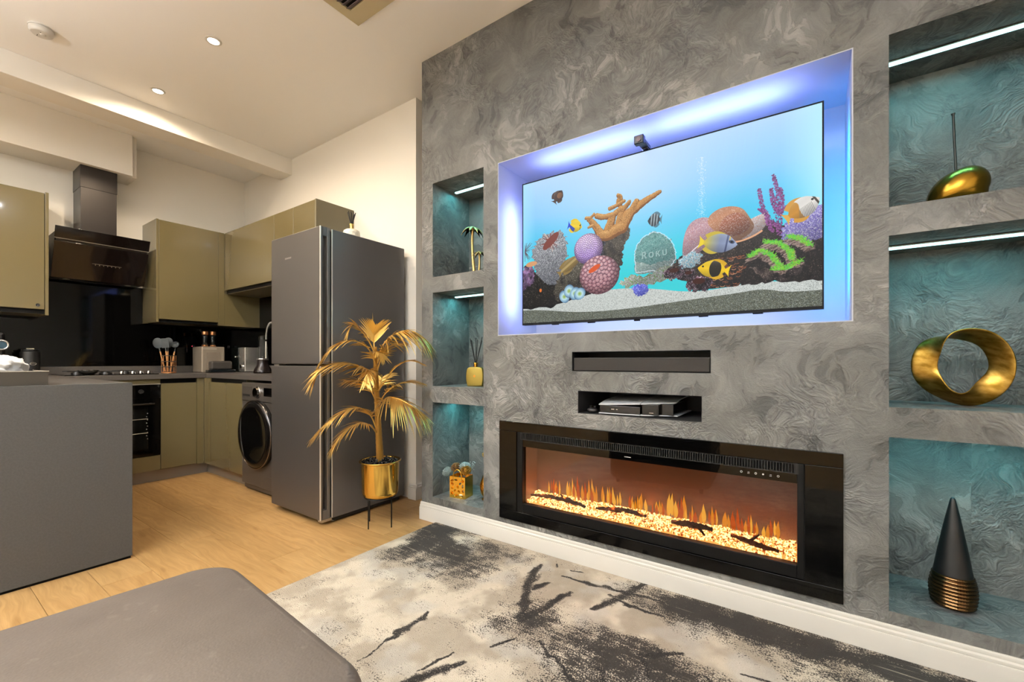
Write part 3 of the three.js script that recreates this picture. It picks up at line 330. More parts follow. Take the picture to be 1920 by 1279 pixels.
{
  const [x0, x1, y0, y1] = TVB, b = 0.006;
  const t = thing('television', 'large wall-mounted television showing a bright coral reef aquarium in a blue-lit niche', 'television');
  const frame = std(0x04060b, 0.55, 0, { specularIntensity: 0.35 });
  mesh('bezel', [bx(x0, x1, y1 - b, y1, TZ - 0.02, TZ), bx(x0, x1, y0, y0 + b * 2, TZ - 0.02, TZ), bx(x0, x0 + b, y0 + b * 2, y1 - b, TZ - 0.02, TZ), bx(x1 - b, x1, y0 + b * 2, y1 - b, TZ - 0.02, TZ)], frame, t);
  const sg = new THREE.PlaneGeometry(x1 - x0 - 2 * b, y1 - y0 - 3 * b).translate((x0 + x1) / 2, (y0 + y1) / 2 + b / 2, TZ - 0.001);
  mesh('screen', sg, new THREE.MeshPhysicalMaterial({ color: 0x000000, roughness: 0.3, specularIntensity: 0.25, emissive: 0xffffff, emissiveMap: paintAquarium(1600, 922), emissiveIntensity: 1.0 }), t);
  mesh('rear_case', [bx(x0, x1, y0, y1, TZ - 0.03, TZ - 0.02), bx(x0 + 0.2, x1 - 0.2, y0 + 0.12, y1 - 0.2, TZ - 0.07, TZ - 0.03, 0.01)], blackMatte, t);
  mesh('wall_bracket', [bx(-0.9, -0.48, 1.5, 1.9, -0.40, -0.385), bx(-0.74, -0.64, 1.62, 1.72, -0.39, TZ - 0.06), bx(-0.95, -0.43, 1.65, 1.69, TZ - 0.085, TZ - 0.07)], charcoal, t);
  mesh('sensor_bar', bx(-0.745, -0.715, y0 - 0.008, y0, TZ - 0.02, TZ - 0.006, 0.003), frame, t);
  for (const x of [-1.2, -0.98, -0.42, -0.2]) mesh('clip', bx(x - 0.02, x + 0.02, y0 - 0.005, y0, TZ - 0.026, TZ - 0.01, 0.002), frame, t);
  const strip = glow([0.55, 0.7, 1], 1.5), z = TZ - 0.038;
  mesh('led_strip', [bx(x0 + 0.002, x0 + 0.006, y0 + 0.07, y1 - 0.09, z - 0.006, z + 0.006), bx(x1 - 0.006, x1 - 0.002, y0 + 0.07, y1 - 0.09, z - 0.006, z + 0.006), bx(x0 + 0.12, -0.72, y1 - 0.006, y1 - 0.002, z - 0.006, z + 0.006), bx(-0.64, x1 - 0.12, y1 - 0.006, y1 - 0.002, z - 0.006, z + 0.006), bx(x0 + 0.1, x1 - 0.1, y0 + 0.002, y0 + 0.006, z - 0.006, z + 0.006)], strip, t, 'blue-white light strip round the back edge of the television');
  const ym = (y0 + y1) / 2 - 0.01, ly = y1 - y0 - 0.16;
  area([x0, ym, z], [x0 - 1, ym, z], 0.012, ly, ...TV_LED.left); area([x1 + 0.001, ym, z], [x1 + 1, ym, z - 1.1], 0.012, ly, ...TV_LED.right);
  area([(x0 + 0.12 - 0.72) / 2, y1, z], [(x0 + 0.12 - 0.72) / 2, 9, z], 0.60, 0.012, ...TV_LED.top); area([(-0.64 + x1 - 0.12) / 2, y1, z], [(-0.64 + x1 - 0.12) / 2, 9, z], 0.56, 0.012, ...TV_LED.top);
  area([(x0 + x1) / 2, y0 - 0.001, z - 0.008], [(x0 + x1) / 2, y0 - 0.5, z - 0.008 - 1.2], x1 - x0 - 0.2, 0.012, ...TV_LED.bottom);
  const l = spot([(x0 + x1) / 2, (y0 + y1) / 2, TZ + 0.02], [(x0 + x1) / 2, (y0 + y1) / 2, 3], [0.45, 0.8, 1], 0.12, 1.4, 0.5, 0); l.shadow.radius = 0;
}
{
  const t = thing('television_camera', 'small dark box camera clipped over the top edge of the television', 'camera', [-0.684, 2.094, -0.1], 0);
  mesh('clip', [bx(-0.014, 0.014, -0.012, 0.012, -0.035, -0.0295, 0.002), bx(-0.014, 0.014, 0.0, 0.012, -0.03, 0.012, 0.002)], charcoal, t);
  mesh('arm', bx(-0.02, 0.02, 0.004, 0.022, -0.022, 0.075, 0.004), std(0x0b1a33, 0.3), t);
  mesh('head', bx(-0.023, 0.023, -0.012, 0.028, 0.07, 0.102, 0.004), std(0x0a1020, 0.3), t);
  mesh('lens', [cyl(0.011, 0.011, 0.004, 24, 0, 0.006, 0.103, 'z'), bx(-0.016, 0.016, 0.019, 0.022, 0.1, 0.103)], std(0x6a5a5e, 0.2, 0.4), t);
}
// ---------------------------------------------------------------- sound bar and console
{
  const t = thing('sound_bar', 'long dark sound bar lying in the upper wall slot under the television', 'sound bar');
  mesh('body', bx(-1.031, -0.372, 0.998, 1.066, -0.11, -0.012, 0.004), std(0x1d1c1c, 0.5), t);
  const cloth = grayTex(256, 64, (u, v) => 0.5 + 0.25 * Math.sin(u * 1600) * Math.sin(v * 400) + 0.2 * N1(u * 90, v * 22));
  mesh('front_grille', bx(-1.028, -0.375, 1.001, 1.063, -0.0125, -0.0095, 0.0012), std(0x272320, 0.8, 0, { bumpMap: cloth, bumpScale: 0.0004 }), t);
}
{
  const t = thing('game_console', 'flat black and silver games console lying on its side in the lower wall slot', 'games console');
  const sil = std(0xc9ccd0, 0.35), blk = std(0x0b0b0d, 0.12);
  // local plan: length along x, depth into the slot; both covers bow and are cut by a thin slanted seam
  const cover = (x0, x1, up) => { const g = new THREE.BufferGeometry(), nx = 20, nz = 12, p = [], idx = []; for (const top of [0, 1]) for (let i = 0; i <= nx; i++) for (let j = 0; j <= nz; j++) { const x = lerp(x0, x1, i / nx), s = (x + 0.895) / 0.37, front = -0.02 - 0.055 * sst(s, 0.55, 1.0), z = lerp(-0.36, front, j / nz), edge = up ? lerp(0.853, 0.866, s) - 0.026 * (j / nz) ** 3 * (1 - 0.4 * s) : lerp(0.789, 0.786, s) + 0.006 * s; p.push(x, edge + (up ? 1 : -1) * 0.004 * top, z); } const N = (nx + 1) * (nz + 1), W = nz + 1; for (const k of [0, 1]) for (let i = 0; i < nx; i++) for (let j = 0; j < nz; j++) { const a = k * N + i * W + j, b = a + W; k ? idx.push(a, a + 1, b, b, a + 1, b + 1) : idx.push(a, b, a + 1, b, b + 1, a + 1); } const side = (f) => { for (let i = 0; i + 1 < f.length; i++) idx.push(f[i], f[i + 1], f[i] + N, f[i + 1], f[i + 1] + N, f[i] + N); }; const A = [], B = [], C = [], D = []; for (let i = 0; i <= nx; i++) { A.push(i * W); B.push(i * W + nz); } for (let j = 0; j <= nz; j++) { C.push(j); D.push(nx * W + j); } [A, B, C, D].forEach(side); g.setAttribute('position', new THREE.Float32BufferAttribute(p, 3)); g.setIndex(idx); const h = g.toNonIndexed(); h.computeVertexNormals(); h.setAttribute('uv', new THREE.Float32BufferAttribute(new Float32Array(h.attributes.position.count * 2), 2)); return h; };
  mesh('top_cover', [cover(-0.895, -0.685, true), cover(-0.681, -0.53, true)], sil, t);
  mesh('bottom_cover', [cover(-0.895, -0.685, false), cover(-0.681, -0.525, false)], sil, t);
  mesh('core', [bx(-0.892, -0.685, 0.789, 0.8285, -0.34, -0.024, 0.004), bx(-0.681, -0.60, 0.79, 0.843, -0.34, -0.034, 0.004), bx(-0.602, -0.54, 0.79, 0.846, -0.34, -0.066, 0.004)], blk, t);
  for (const [x, w] of [[-0.83, 0.007], [-0.822, 0.007], [-0.806, 0.009]]) mesh('port', bx(x, x + w, 0.807, 0.811, -0.0245, -0.0232), alloy, t);
  mesh('button', bx(-0.645, -0.625, 0.80, 0.803, -0.0345, -0.0332), alloy, t);
}
{
  const t = thing('controller', 'small rounded dark game controller lying left of the games console', 'game controller', [-0.945, 0.781, -0.055]);
  mesh('body', lathe([[0, 0.002], [0.02, 0.002], [0.026, 0.012], [0.024, 0.02], [0.012, 0.026], [0, 0.027]], 28).scale(1.1, 1, 0.9), std(0x2a2626, 0.4), t);
  mesh('thumb_stick', cyl(0.006, 0.008, 0.012, 16, -0.006, 0.03, 0.004), blackSatin, t); mesh('thumb_stick', cyl(0.006, 0.008, 0.012, 16, 0.012, 0.03, -0.004), blackSatin, t);
}

// ---------------------------------------------------------------- electric fire
{
  const t = thing('electric_fireplace', 'wide black glass electric fire with orange flames set low in the grey media wall', 'fireplace');
  const X0 = -1.498, X1 = 0.089, Y0 = 0.145, Y1 = 0.704, ix0 = -1.377, ix1 = -0.031, iy0 = 0.199, iy1 = 0.65, g = 0.0008;
  mesh('glass_panel', bx(X0, X1, iy1 + g, Y1, 0.0005, 0.012, 0.0015), blackGlass, t); mesh('glass_panel', bx(X0, X1, Y0, iy0 - g, 0.0005, 0.012, 0.0015), blackGlass, t);
  mesh('glass_panel', bx(X0, ix0 - g, iy0, iy1, 0.0005, 0.012, 0.0015), blackGlass, t); mesh('glass_panel', bx(ix1 + g, X1, iy0, iy1, 0.0005, 0.012, 0.0015), blackGlass, t);
  const fm = std(0x080808, 0.5, 0, { specularIntensity: 0.4 });
  mesh('inner_frame', [bx(ix0, -1.34, iy0, iy1, -0.03, 0.008, 0.003), bx(-0.055, ix1, iy0, iy1, -0.03, 0.008, 0.003), bx(-1.34, -0.055, iy0, 0.25, -0.03, 0.006, 0.003)], fm, t);
  mesh('header', bx(-1.34, -0.055, 0.57, 0.607, -0.02, 0.005), blackGlass, t);
  const gr = new THREE.Group(); gr.name = 'vent_grille'; place(gr, t);
  const gm = std(0x1c1b1a, 0.5, 0, { specularIntensity: 0.6 });
  mesh('grille_frame', [bx(-1.355, -0.05, 0.6445, 0.648, -0.004, 0.0085), bx(-1.355, -0.05, 0.607, 0.6105, -0.004, 0.0085), bx(-1.355, -1.345, 0.61, 0.645, -0.004, 0.008), bx(-0.06, -0.05, 0.61, 0.645, -0.004, 0.008), bx(-1.34, -0.055, 0.607, 0.65, -0.03, -0.025)], gm, gr);
  const sl = []; for (let x = -1.34; x < -0.062; x += 0.0102) sl.push(bx(x, x + 0.004, 0.6105, 0.6445, -0.012, 0.005)); mesh('slats', sl, gm, gr);
  mesh('badge', bx(-0.752, -0.72, 0.5855, 0.5885, 0.005, 0.0058), std(0xb5b2b0, 0.4), t);
  for (let k = 0; k < 6; k++) { const x = -0.249 + k * 0.0262, y = 0.589; mesh('touch_icon', k % 3 === 1 ? [bx(x - 0.004, x + 0.004, y - 0.004, y - 0.0028, 0.005, 0.0056), bx(x - 0.003, x + 0.004, y + 0.001, y + 0.0022, 0.005, 0.0056)] : k === 3 ? cyl(0.0035, 0.0035, 0.0006, 14, x, y, 0.0053, 'z') : k === 4 ? [bx(x - 0.0008, x + 0.0008, y - 0.004, y + 0.004, 0.005, 0.0056), bx(x - 0.003, x + 0.003, y - 0.001, y + 0.001, 0.005, 0.0056)] : new THREE.TorusGeometry(0.0036, 0.0008, 6, 16).translate(x, y, 0.0052), std(0xc8c8c8, 0.5), t); }
  // firebox
  const bk = std(0x76675e, 0.4);
  mesh('firebox', [bx(-1.345, -0.05, 0.205, 0.57, -0.158, -0.15), bx(-1.345, -1.34, 0.205, 0.6, -0.15, -0.03), bx(-0.055, -0.05, 0.205, 0.6, -0.15, -0.03), bx(-1.345, -0.05, 0.595, 0.605, -0.15, -0.03), bx(-1.345, -0.05, 0.2, 0.21, -0.15, -0.03)], bk, t, 'brown inner lining of the fire');
  const bed = (x, z) => 0.252 + 0.035 * sst(-z, 0.03, 0.14) + 0.008 * N1(x * 9, z * 20);
  const tray = new THREE.PlaneGeometry(1.285, 0.118, 80, 8).rotateX(-Math.PI / 2).translate(-0.6975, 0, -0.09), tp = tray.attributes.position; for (let i = 0; i < tp.count; i++) tp.setY(i, bed(tp.getX(i), tp.getZ(i)) - 0.01); tray.computeVertexNormals();
  mesh('ember_tray', tray, glow([1, 0.42, 0.1], 3), t);
  const rf = rng(31), crystal = new THREE.IcosahedronGeometry(1, 0);
  for (const [nm, rgb, k, n] of [['embers', [1, 0.56, 0.2], 9, 3200], ['embers', [1, 0.4, 0.09], 3.4, 2000], ['embers', [1, 0.17, 0.02], 1.0, 1300]]) {
    const im = new THREE.InstancedMesh(crystal, glow(rgb, k), n), m = new THREE.Matrix4(), q = new THREE.Quaternion(), e = new THREE.Euler();
    for (let i = 0; i < n; i++) { const x = lerp(-1.335, -0.06, rf()), z = -0.034 - 0.112 * rf() ** 1.2, s = lerp(0.0026, 0.0052, rf()); q.setFromEuler(e.set(rf() * 6, rf() * 6, rf() * 6)); m.compose(V(x, bed(x, z) + s * 0.3, z), q, V(s * lerp(0.8, 1.5, rf()), s, s)); im.setMatrixAt(i, m); }
    im.name = nm; im.userData.kind = 'stuff'; im.userData.label = 'glowing crystal embers'; place(im, t);
  }
  const bark = new THREE.MeshStandardMaterial({ roughness: 0.95, map: colorTex(256, 64, (u, v) => { const k = fbm(N1, u * 14, v * 26, 4); return [70 + 60 * k, 50 + 42 * k, 40 + 30 * k]; }), bumpMap: grayTex(256, 64, (u, v) => 0.5 + 0.5 * fbm(N1, u * 14, v * 26, 4)), bumpScale: 0.006 });
  const log = (a, b, r, dy, twig) => { const n = 14, pts = []; for (let i = 0; i <= n; i++) { const s = i / n; pts.push([lerp(a[0], b[0], s), lerp(a[1], b[1], s) + dy * Math.sin(s * 3.1) + 0.004 * N1(s * 5, a[0] * 9), lerp(a[2], b[2], s) + 0.006 * N2(s * 4, a[0] * 7)]); } const gg = tube(pts, r, 40, 10), p = gg.attributes.position; for (let i = 0; i < p.count; i++) { const s = Math.floor(i / 11) / 40, c = V(lerp(a[0], b[0], s), lerp(a[1], b[1], s), lerp(a[2], b[2], s)), d = V().fromBufferAttribute(p, i), k = (0.8 + 0.3 * N1(p.getX(i) * 40, p.getY(i) * 60 + p.getZ(i) * 60)) * (0.55 + 0.45 * Math.sin(Math.PI * clamp(s, 0.06, 0.94))); d.sub(c).multiplyScalar(k).add(c); p.setXYZ(i, d.x, d.y, d.z); } gg.computeVertexNormals(); const gs = [gg]; if (twig) gs.push(rod(twig[0], twig[1], r * 0.5, r * 0.25, 8)); mesh('log', gs, bark, t); };
  log([-1.33, 0.283, -0.07], [-1.16, 0.288, -0.085], 0.012, 0.004); log([-1.2, 0.29, -0.07], [-0.99, 0.283, -0.06], 0.015, 0.01, [[-1.1, 0.297, -0.07], [-1.15, 0.312, -0.085]]);
  log([-0.93, 0.285, -0.065], [-0.8, 0.288, -0.08], 0.012, 0.002); log([-0.83, 0.3, -0.075], [-0.67, 0.296, -0.065], 0.013, 0.004, [[-0.83, 0.3, -0.075], [-0.85, 0.32, -0.08]]);
  log([-0.55, 0.292, -0.07], [-0.37, 0.3, -0.06], 0.017, 0.006, [[-0.43, 0.297, -0.06], [-0.4, 0.27, -0.045]]); log([-0.3, 0.288, -0.07], [-0.12, 0.27, -0.05], 0.014, -0.002, [[-0.22, 0.288, -0.06], [-0.19, 0.316, -0.065]]);
  // flames: slim tongues in front of the back wall of the box
  const fl = [[[1, 0.40, 0.02], 1.5], [[1, 0.17, 0.008], 1.0], [[1, 0.56, 0.06], 1.8]].map(([c, k]) => new THREE.MeshStandardMaterial({ color: 0, roughness: 1, emissive: new THREE.Color().setRGB(...c), emissiveIntensity: k, transparent: true, opacity: 0.82 }));
  const tongue = (seed, h, w) => { const f = rng(seed), ph = f() * 6, g2 = new THREE.CylinderGeometry(1, 1, 1, 8, 14, true), p = g2.attributes.position; for (let i = 0; i < p.count; i++) { const s = p.getY(i) + 0.5, r = w * Math.pow(Math.sin(Math.PI * Math.pow(clamp(s * 0.96 + 0.03, 0, 1), 0.72)), 1.25); p.setXYZ(i, p.getX(i) * r + w * 0.3 * Math.sin(s * 4 + ph) * s, s * h, p.getZ(i) * r * 0.3); } g2.computeVertexNormals(); return g2; };
  const fr = rng(91), shapes = [0, 1, 2, 3, 4, 5].map((k) => tongue(k + 7, 1, 0.1 + 0.018 * k));
  for (const [c0, c1, n, h0, h1] of [[-1.25, -1.17, 8, 0.05, 0.1], [-1.13, -0.95, 20, 0.05, 0.14], [-0.93, -0.82, 10, 0.05, 0.1], [-0.78, -0.68, 9, 0.04, 0.09], [-0.66, -0.5, 15, 0.05, 0.12], [-0.5, -0.36, 12, 0.05, 0.11], [-0.34, -0.2, 13, 0.05, 0.1], [-0.18, -0.12, 5, 0.05, 0.09]])
    for (let k = 0; k < n; k++) { const h = lerp(h0, h1, fr() ** 1.5), m = mesh('flame', shapes[Math.floor(fr() * 6)], fl[Math.floor(fr() * 3)], t); m.castShadow = false; m.position.set(lerp(c0, c1, (k + fr()) / n), lerp(0.282, 0.3, fr()), lerp(-0.142, -0.12, fr())); m.scale.set(0.03 + 0.24 * h, h, 0.05 + 0.3 * h); }
  mesh('window_pane', bx(-1.34, -0.055, 0.25, 0.57, -0.012, -0.0105), new THREE.MeshPhysicalMaterial({ color: 0xd8cfca, transmission: 1, thickness: 0, roughness: 0.01, ior: 1.5 }), t, 'clear front glass');
  for (let k = 0; k < 9; k++) point([-1.26 + k * 0.14, 0.31, -0.07], [1, 0.22, 0.035], FIRE_CD, 0.2);
}

// ---------------------------------------------------------------- ornaments on the shelves
const lumpGold = grayTex(256, 256, (u, v) => 0.5 + 0.5 * fbm(N2, u * 8, v * 8, 4));
{
  const t = thing('cherry_ornament', 'smooth gold cherry shaped ornament with a long thin dark stem on the top right shelf', 'ornament', [0.428, 1.5975, -0.19]);
  const g = new THREE.SphereGeometry(1, 64, 48), p = g.attributes.position;
  for (let i = 0; i < p.count; i++) { const x = p.getX(i), y = p.getY(i), z = p.getZ(i); const dip = 0.2 * Math.exp(-((x + 0.08) ** 2 + z * z) / 0.1) * (y > 0 ? 1 : 0); p.setXYZ(i, 0.083 * x * (1 - 0.06 * y), 0.077 * (y * (y < 0 ? 0.95 : 1) - dip) + 0.02 * x * (y > -0.4 ? 1 : 0.2), 0.078 * z); }
  g.computeVertexNormals();
  g.computeBoundingBox(); g.translate(0, -g.boundingBox.min.y, 0);
  mesh('cherry', g, std(0xa8802e, 0.27, 1, { bumpMap: lumpGold, bumpScale: 0.0006 }), t);
  mesh('stem', [tube([[-0.004, 0.13, 0], [-0.005, 0.18, 0], [-0.008, 0.25, 0], [-0.011, 0.35, 0]], 0.0038, 30, 10), cyl(0.004, 0.0065, 0.008, 14, -0.0112, 0.352, 0)], std(0x2e3230, 0.4, 0.4), t);
}
{
  const t = thing('ring_sculpture', 'aged gold twisted endless band sculpture standing on the middle right shelf', 'sculpture', [0.438, 0.886, -0.185]);
  const n = 200, m = 28, p = [], idx = [], W = 0.037, T = 0.0045;
  // turn of the band's width about its path, in degrees, at parts of the way round clockwise from the bottom: half a turn in all
  const keys = [[-0.22, 40], [-0.12, 5], [0, -52], [0.07, -58], [0.14, -38], [0.23, -12], [0.31, -22], [0.39, -68], [0.46, -106], [0.56, -128], [0.7, -138], [0.78, -140], [0.88, -175], [1, -232], [1.07, -238], [1.14, -218]];
  const turn = (c) => { let i = 1; while (keys[i + 1][0] < c) i++; const [k0, k1, k2, k3] = [keys[i - 1], keys[i], keys[i + 1], keys[i + 2]], h = k2[0] - k1[0], t2 = (c - k1[0]) / h, m1 = (k2[1] - k0[1]) / (k2[0] - k0[0]) * h, m2 = (k3[1] - k1[1]) / (k3[0] - k1[0]) * h; return (2 * t2 ** 3 - 3 * t2 ** 2 + 1) * k1[1] + (t2 ** 3 - 2 * t2 ** 2 + t2) * m1 + (3 * t2 ** 2 - 2 * t2 ** 3) * k2[1] + (t2 ** 3 - t2 ** 2) * m2; };
  for (let i = 0; i < n; i++) {
    const th = -(i / n) * Math.PI * 2 - Math.PI / 2, ph = turn(i / n) * Math.PI / 180;
    const rx = 0.096 + 0.004 * Math.cos(2 * th), ry = 0.117 + 0.005 * Math.sin(3 * th), c = V(Math.cos(th) * rx, 0.14 + Math.sin(th) * ry, 0), rad = V(Math.cos(th), Math.sin(th), 0), a = rad.clone().multiplyScalar(Math.cos(ph)).add(V(0, 0, Math.sin(ph))), b = rad.clone().multiplyScalar(-Math.sin(ph)).add(V(0, 0, Math.cos(ph)));
    for (let j = 0; j < m; j++) { const f = (j / m) * Math.PI * 2, cw = Math.sign(Math.cos(f)) * Math.abs(Math.cos(f)) ** 0.6, sw = Math.sign(Math.sin(f)) * Math.abs(Math.sin(f)) ** 0.6, v = c.clone().addScaledVector(a, W * cw).addScaledVector(b, T * sw); p.push(v.x, v.y, v.z); }
  }
  for (let i = 0; i < n; i++) for (let j = 0; j < m; j++) { const last = i === n - 1, i2 = (i + 1) % n, sh = last ? m / 2 : 0, a = i * m + j, b = i * m + (j + 1) % m, c = i2 * m + (j + sh) % m, d = i2 * m + (j + 1 + sh) % m; idx.push(a, b, c, b, d, c); }
  const g = new THREE.BufferGeometry(); g.setAttribute('position', new THREE.Float32BufferAttribute(p, 3)); g.setIndex(idx); g.computeVertexNormals(); g.computeBoundingBox(); g.translate(0, -g.boundingBox.min.y, 0);
  const uv = new Float32Array(n * m * 2); for (let i = 0; i < n; i++) for (let j = 0; j < m; j++) { const o = i * m + j; uv[o * 2] = (p[o * 3] + 0.6 * p[o * 3 + 2]) * 5; uv[o * 2 + 1] = (p[o * 3 + 1] + 0.5 * p[o * 3 + 2]) * 5; } g.setAttribute('uv', new THREE.BufferAttribute(uv, 2));
  agedGold.color.set(0xffffff); agedGold.map = colorTex(512, 512, (u, v) => { const k = fbm(N1, u * 2.5, v * 5, 5); return [150 + 50 * k, 118 + 46 * k, 52 + 40 * k]; });
  mesh('band', g, agedGold, t);
}
{
  const t = thing('cone_vase', 'tall matte black cone ornament with a bronze ribbed base on the bottom right shelf', 'ornament', [0.413, 0.1605, -0.175]);
  const rib = [[0, 0], [0.04, 0], [0.044, 0.003]]; for (let k = 0; k < 9; k++) { const y = 0.006 + k * 0.0125, r = 0.047 + 0.0145 * Math.sin(Math.PI * clamp((y + 0.03) / 0.16, 0, 1)); for (let s = 0; s <= 6; s++) rib.push([r + 0.0042 * Math.sin(Math.PI * s / 6), y + 0.0125 * s / 6]); }
  const rg = lathe(rib, 96), rp = rg.attributes.position; for (let i = 0; i < rp.count; i++) { const x = rp.getX(i), z = rp.getZ(i), r = Math.hypot(x, z); if (r < 0.043) continue; const k = 1 + 0.014 * Math.sin(Math.atan2(z, x) * 44 + rp.getY(i) * 500); rp.setX(i, x * k); rp.setZ(i, z * k); } rg.computeVertexNormals();
  mesh('ribbed_base', rg, std(0x6d5236, 0.2, 1), t, 'glossy bronze base with twisted ribs');
  mesh('cone', lathe([[0.0, 0.117], [0.0535, 0.117], [0.0535, 0.121], [0.05, 0.14], [0.041, 0.2], [0.031, 0.26], [0.0205, 0.32], [0.0085, 0.382], [0.0065, 0.389], [0.0035, 0.393], [0, 0.3945]], 64), std(0x0d0d0e, 0.42), t);
}
{
  const t = thing('palm_ornament', 'gold ornament of a tall and a small palm tree on the top left shelf', 'ornament', [-1.872, 1.5975, -0.2]);
  const gm = std(0xc3a468, 0.42, 0.85, { bumpMap: lumpGold, bumpScale: 0.001 });
  mesh('base', lathe([[0, 0], [0.05, 0], [0.052, 0.004], [0.045, 0.009], [0.02, 0.012], [0, 0.013]], 32).scale(1.3, 1, 0.8).translate(0.03, 0, 0), gm, t);
  const trunk = (pts, r) => { const g = tube(pts, r, 60, 12), p = g.attributes.position, c = new THREE.CatmullRomCurve3(pts.map((q) => V(...q))); for (let i = 0; i < p.count; i++) { const s = Math.floor(i / 13) / 60, q = c.getPointAt(s), k = (1.25 - 0.45 * s) * (1 + 0.16 * (((s * 22) % 1) - 0.5)); p.setXYZ(i, q.x + (p.getX(i) - q.x) * k, p.getY(i), q.z + (p.getZ(i) - q.z) * k); } g.computeVertexNormals(); return g; };
  const leaf = (L, W) => { const nx = 12, ny = 6, g = new THREE.PlaneGeometry(1, 1, nx, ny), p = g.attributes.position; for (let i = 0; i < p.count; i++) { const s = p.getX(i) + 0.5, v = p.getY(i) * 2, w = W * Math.sin(Math.PI * Math.pow(s, 0.7)) * (1 - 0.12 * Math.abs(Math.sin(s * 24))); p.setXYZ(i, L * s * (1 - 0.18 * s), 0.35 * L * s - 0.85 * L * s * s - 0.35 * W * v * v, v * w); } g.computeVertexNormals(); const b = g.clone().translate(0, -0.0022, 0); const e = b.index.array; for (let i = 0; i < e.length; i += 3) { const x = e[i]; e[i] = e[i + 1]; e[i + 1] = x; } return join([g, b]); };
  const leafA = leaf(0.092, 0.017), leafB = leaf(0.055, 0.011);
  for (const [pts, r, lg, n, top] of [[[[0.012, 0.01, 0], [0.004, 0.08, 0], [-0.006, 0.18, 0], [-0.008, 0.27, 0], [-0.003, 0.335, 0]], 0.0098, leafA, 9, [-0.003, 0.338, 0]], [[[0.05, 0.01, 0.01], [0.062, 0.06, 0.012], [0.064, 0.12, 0.012], [0.06, 0.165, 0.012]], 0.0065, leafB, 7, [0.06, 0.167, 0.012]]]) {
    mesh('trunk', trunk(pts, r), gm, t);
    for (let k = 0; k < n; k++) { const m = mesh('leaf', lg, gm, t); m.position.set(...top); m.rotation.set(0, k / n * 6.283 + 0.25, rr(-0.1, 0.2), 'YXZ'); }
    mesh('crown_bud', new THREE.SphereGeometry(r * 1.5, 16, 12).translate(...top), gm, t);
  }
}
function diffuser(label, at, turn, mat, round, group) {
  const t = thing('reed_diffuser', label, 'reed diffuser', at, turn, group);
  if (round) mesh('bottle', lathe([[0, 0], [0.054, 0], [0.058, 0.004], [0.058, 0.05], [0.054, 0.066], [0.04, 0.076], [0.017, 0.08], [0.0155, 0.084], [0, 0.084]], 48), mat, t);
  else { const s = new THREE.Shape(); s.moveTo(-0.046, 0); s.lineTo(0.046, 0); s.bezierCurveTo(0.058, 0.03, 0.058, 0.07, 0.05, 0.1); s.bezierCurveTo(0.046, 0.112, 0.03, 0.114, 0.016, 0.114); s.lineTo(-0.016, 0.114); s.bezierCurveTo(-0.03, 0.114, -0.046, 0.112, -0.05, 0.1); s.bezierCurveTo(-0.058, 0.07, -0.058, 0.03, -0.046, 0); mesh('bottle', toCreasedNormals(new THREE.ExtrudeGeometry(s, { depth: 0.026, bevelEnabled: true, bevelThickness: 0.009, bevelSize: 0.006, bevelSegments: 4, curveSegments: 16 }).translate(0, 0.006, -0.013), 0.6), mat, t); }
  const y = round ? 0.084 : 0.118;
  mesh('neck', lathe([[0, y - 0.002], [0.012, y - 0.002], [0.013, y + 0.002], [0.0125, y + 0.025], [0.0145, y + 0.027], [0.0145, y + 0.034], [0.009, y + 0.035], [0.009, y + 0.02], [0, y + 0.02]], 32), round ? std(0xd8b869, 0.3, 0.9) : gold, t);
  if (!round) mesh('emblem', [new THREE.TorusGeometry(0.006, 0.0014, 8, 20).translate(0, 0.066, 0.0225), cyl(0.003, 0.003, 0.002, 12, 0, 0.066, 0.0225, 'z')], std(0xe08a2a, 0.3, 0.8), t);
  const f = rng(round ? 5 : 9), L = round ? 0.125 : 0.2;
  for (let k = 0; k < 7; k++) { const a = k / 7 * 6.28 + f() * 0.4, s = lerp(0.012, round ? 0.042 : 0.05, f()); mesh('reed', rod([-Math.cos(a) * 0.004, y, -Math.sin(a) * 0.004], [Math.cos(a) * s, y + L * lerp(0.86, 1.02, f()), Math.sin(a) * s * 0.7], 0.0026, 0.0026, 8), std(0x100f0f, 0.7), t); }
  return t;
}
diffuser('flat gold glass bottle reed diffuser with black reeds on the middle left shelf', [-1.792, 0.8855, -0.13], 0.28, std(0x92803f, 0.38, 0.85), false);
diffuser('round cream bottle reed diffuser with black reeds standing on top of the fridge', [-2.69, 1.9005, 0.16], 0, std(0xeee6cf, 0.25), true);
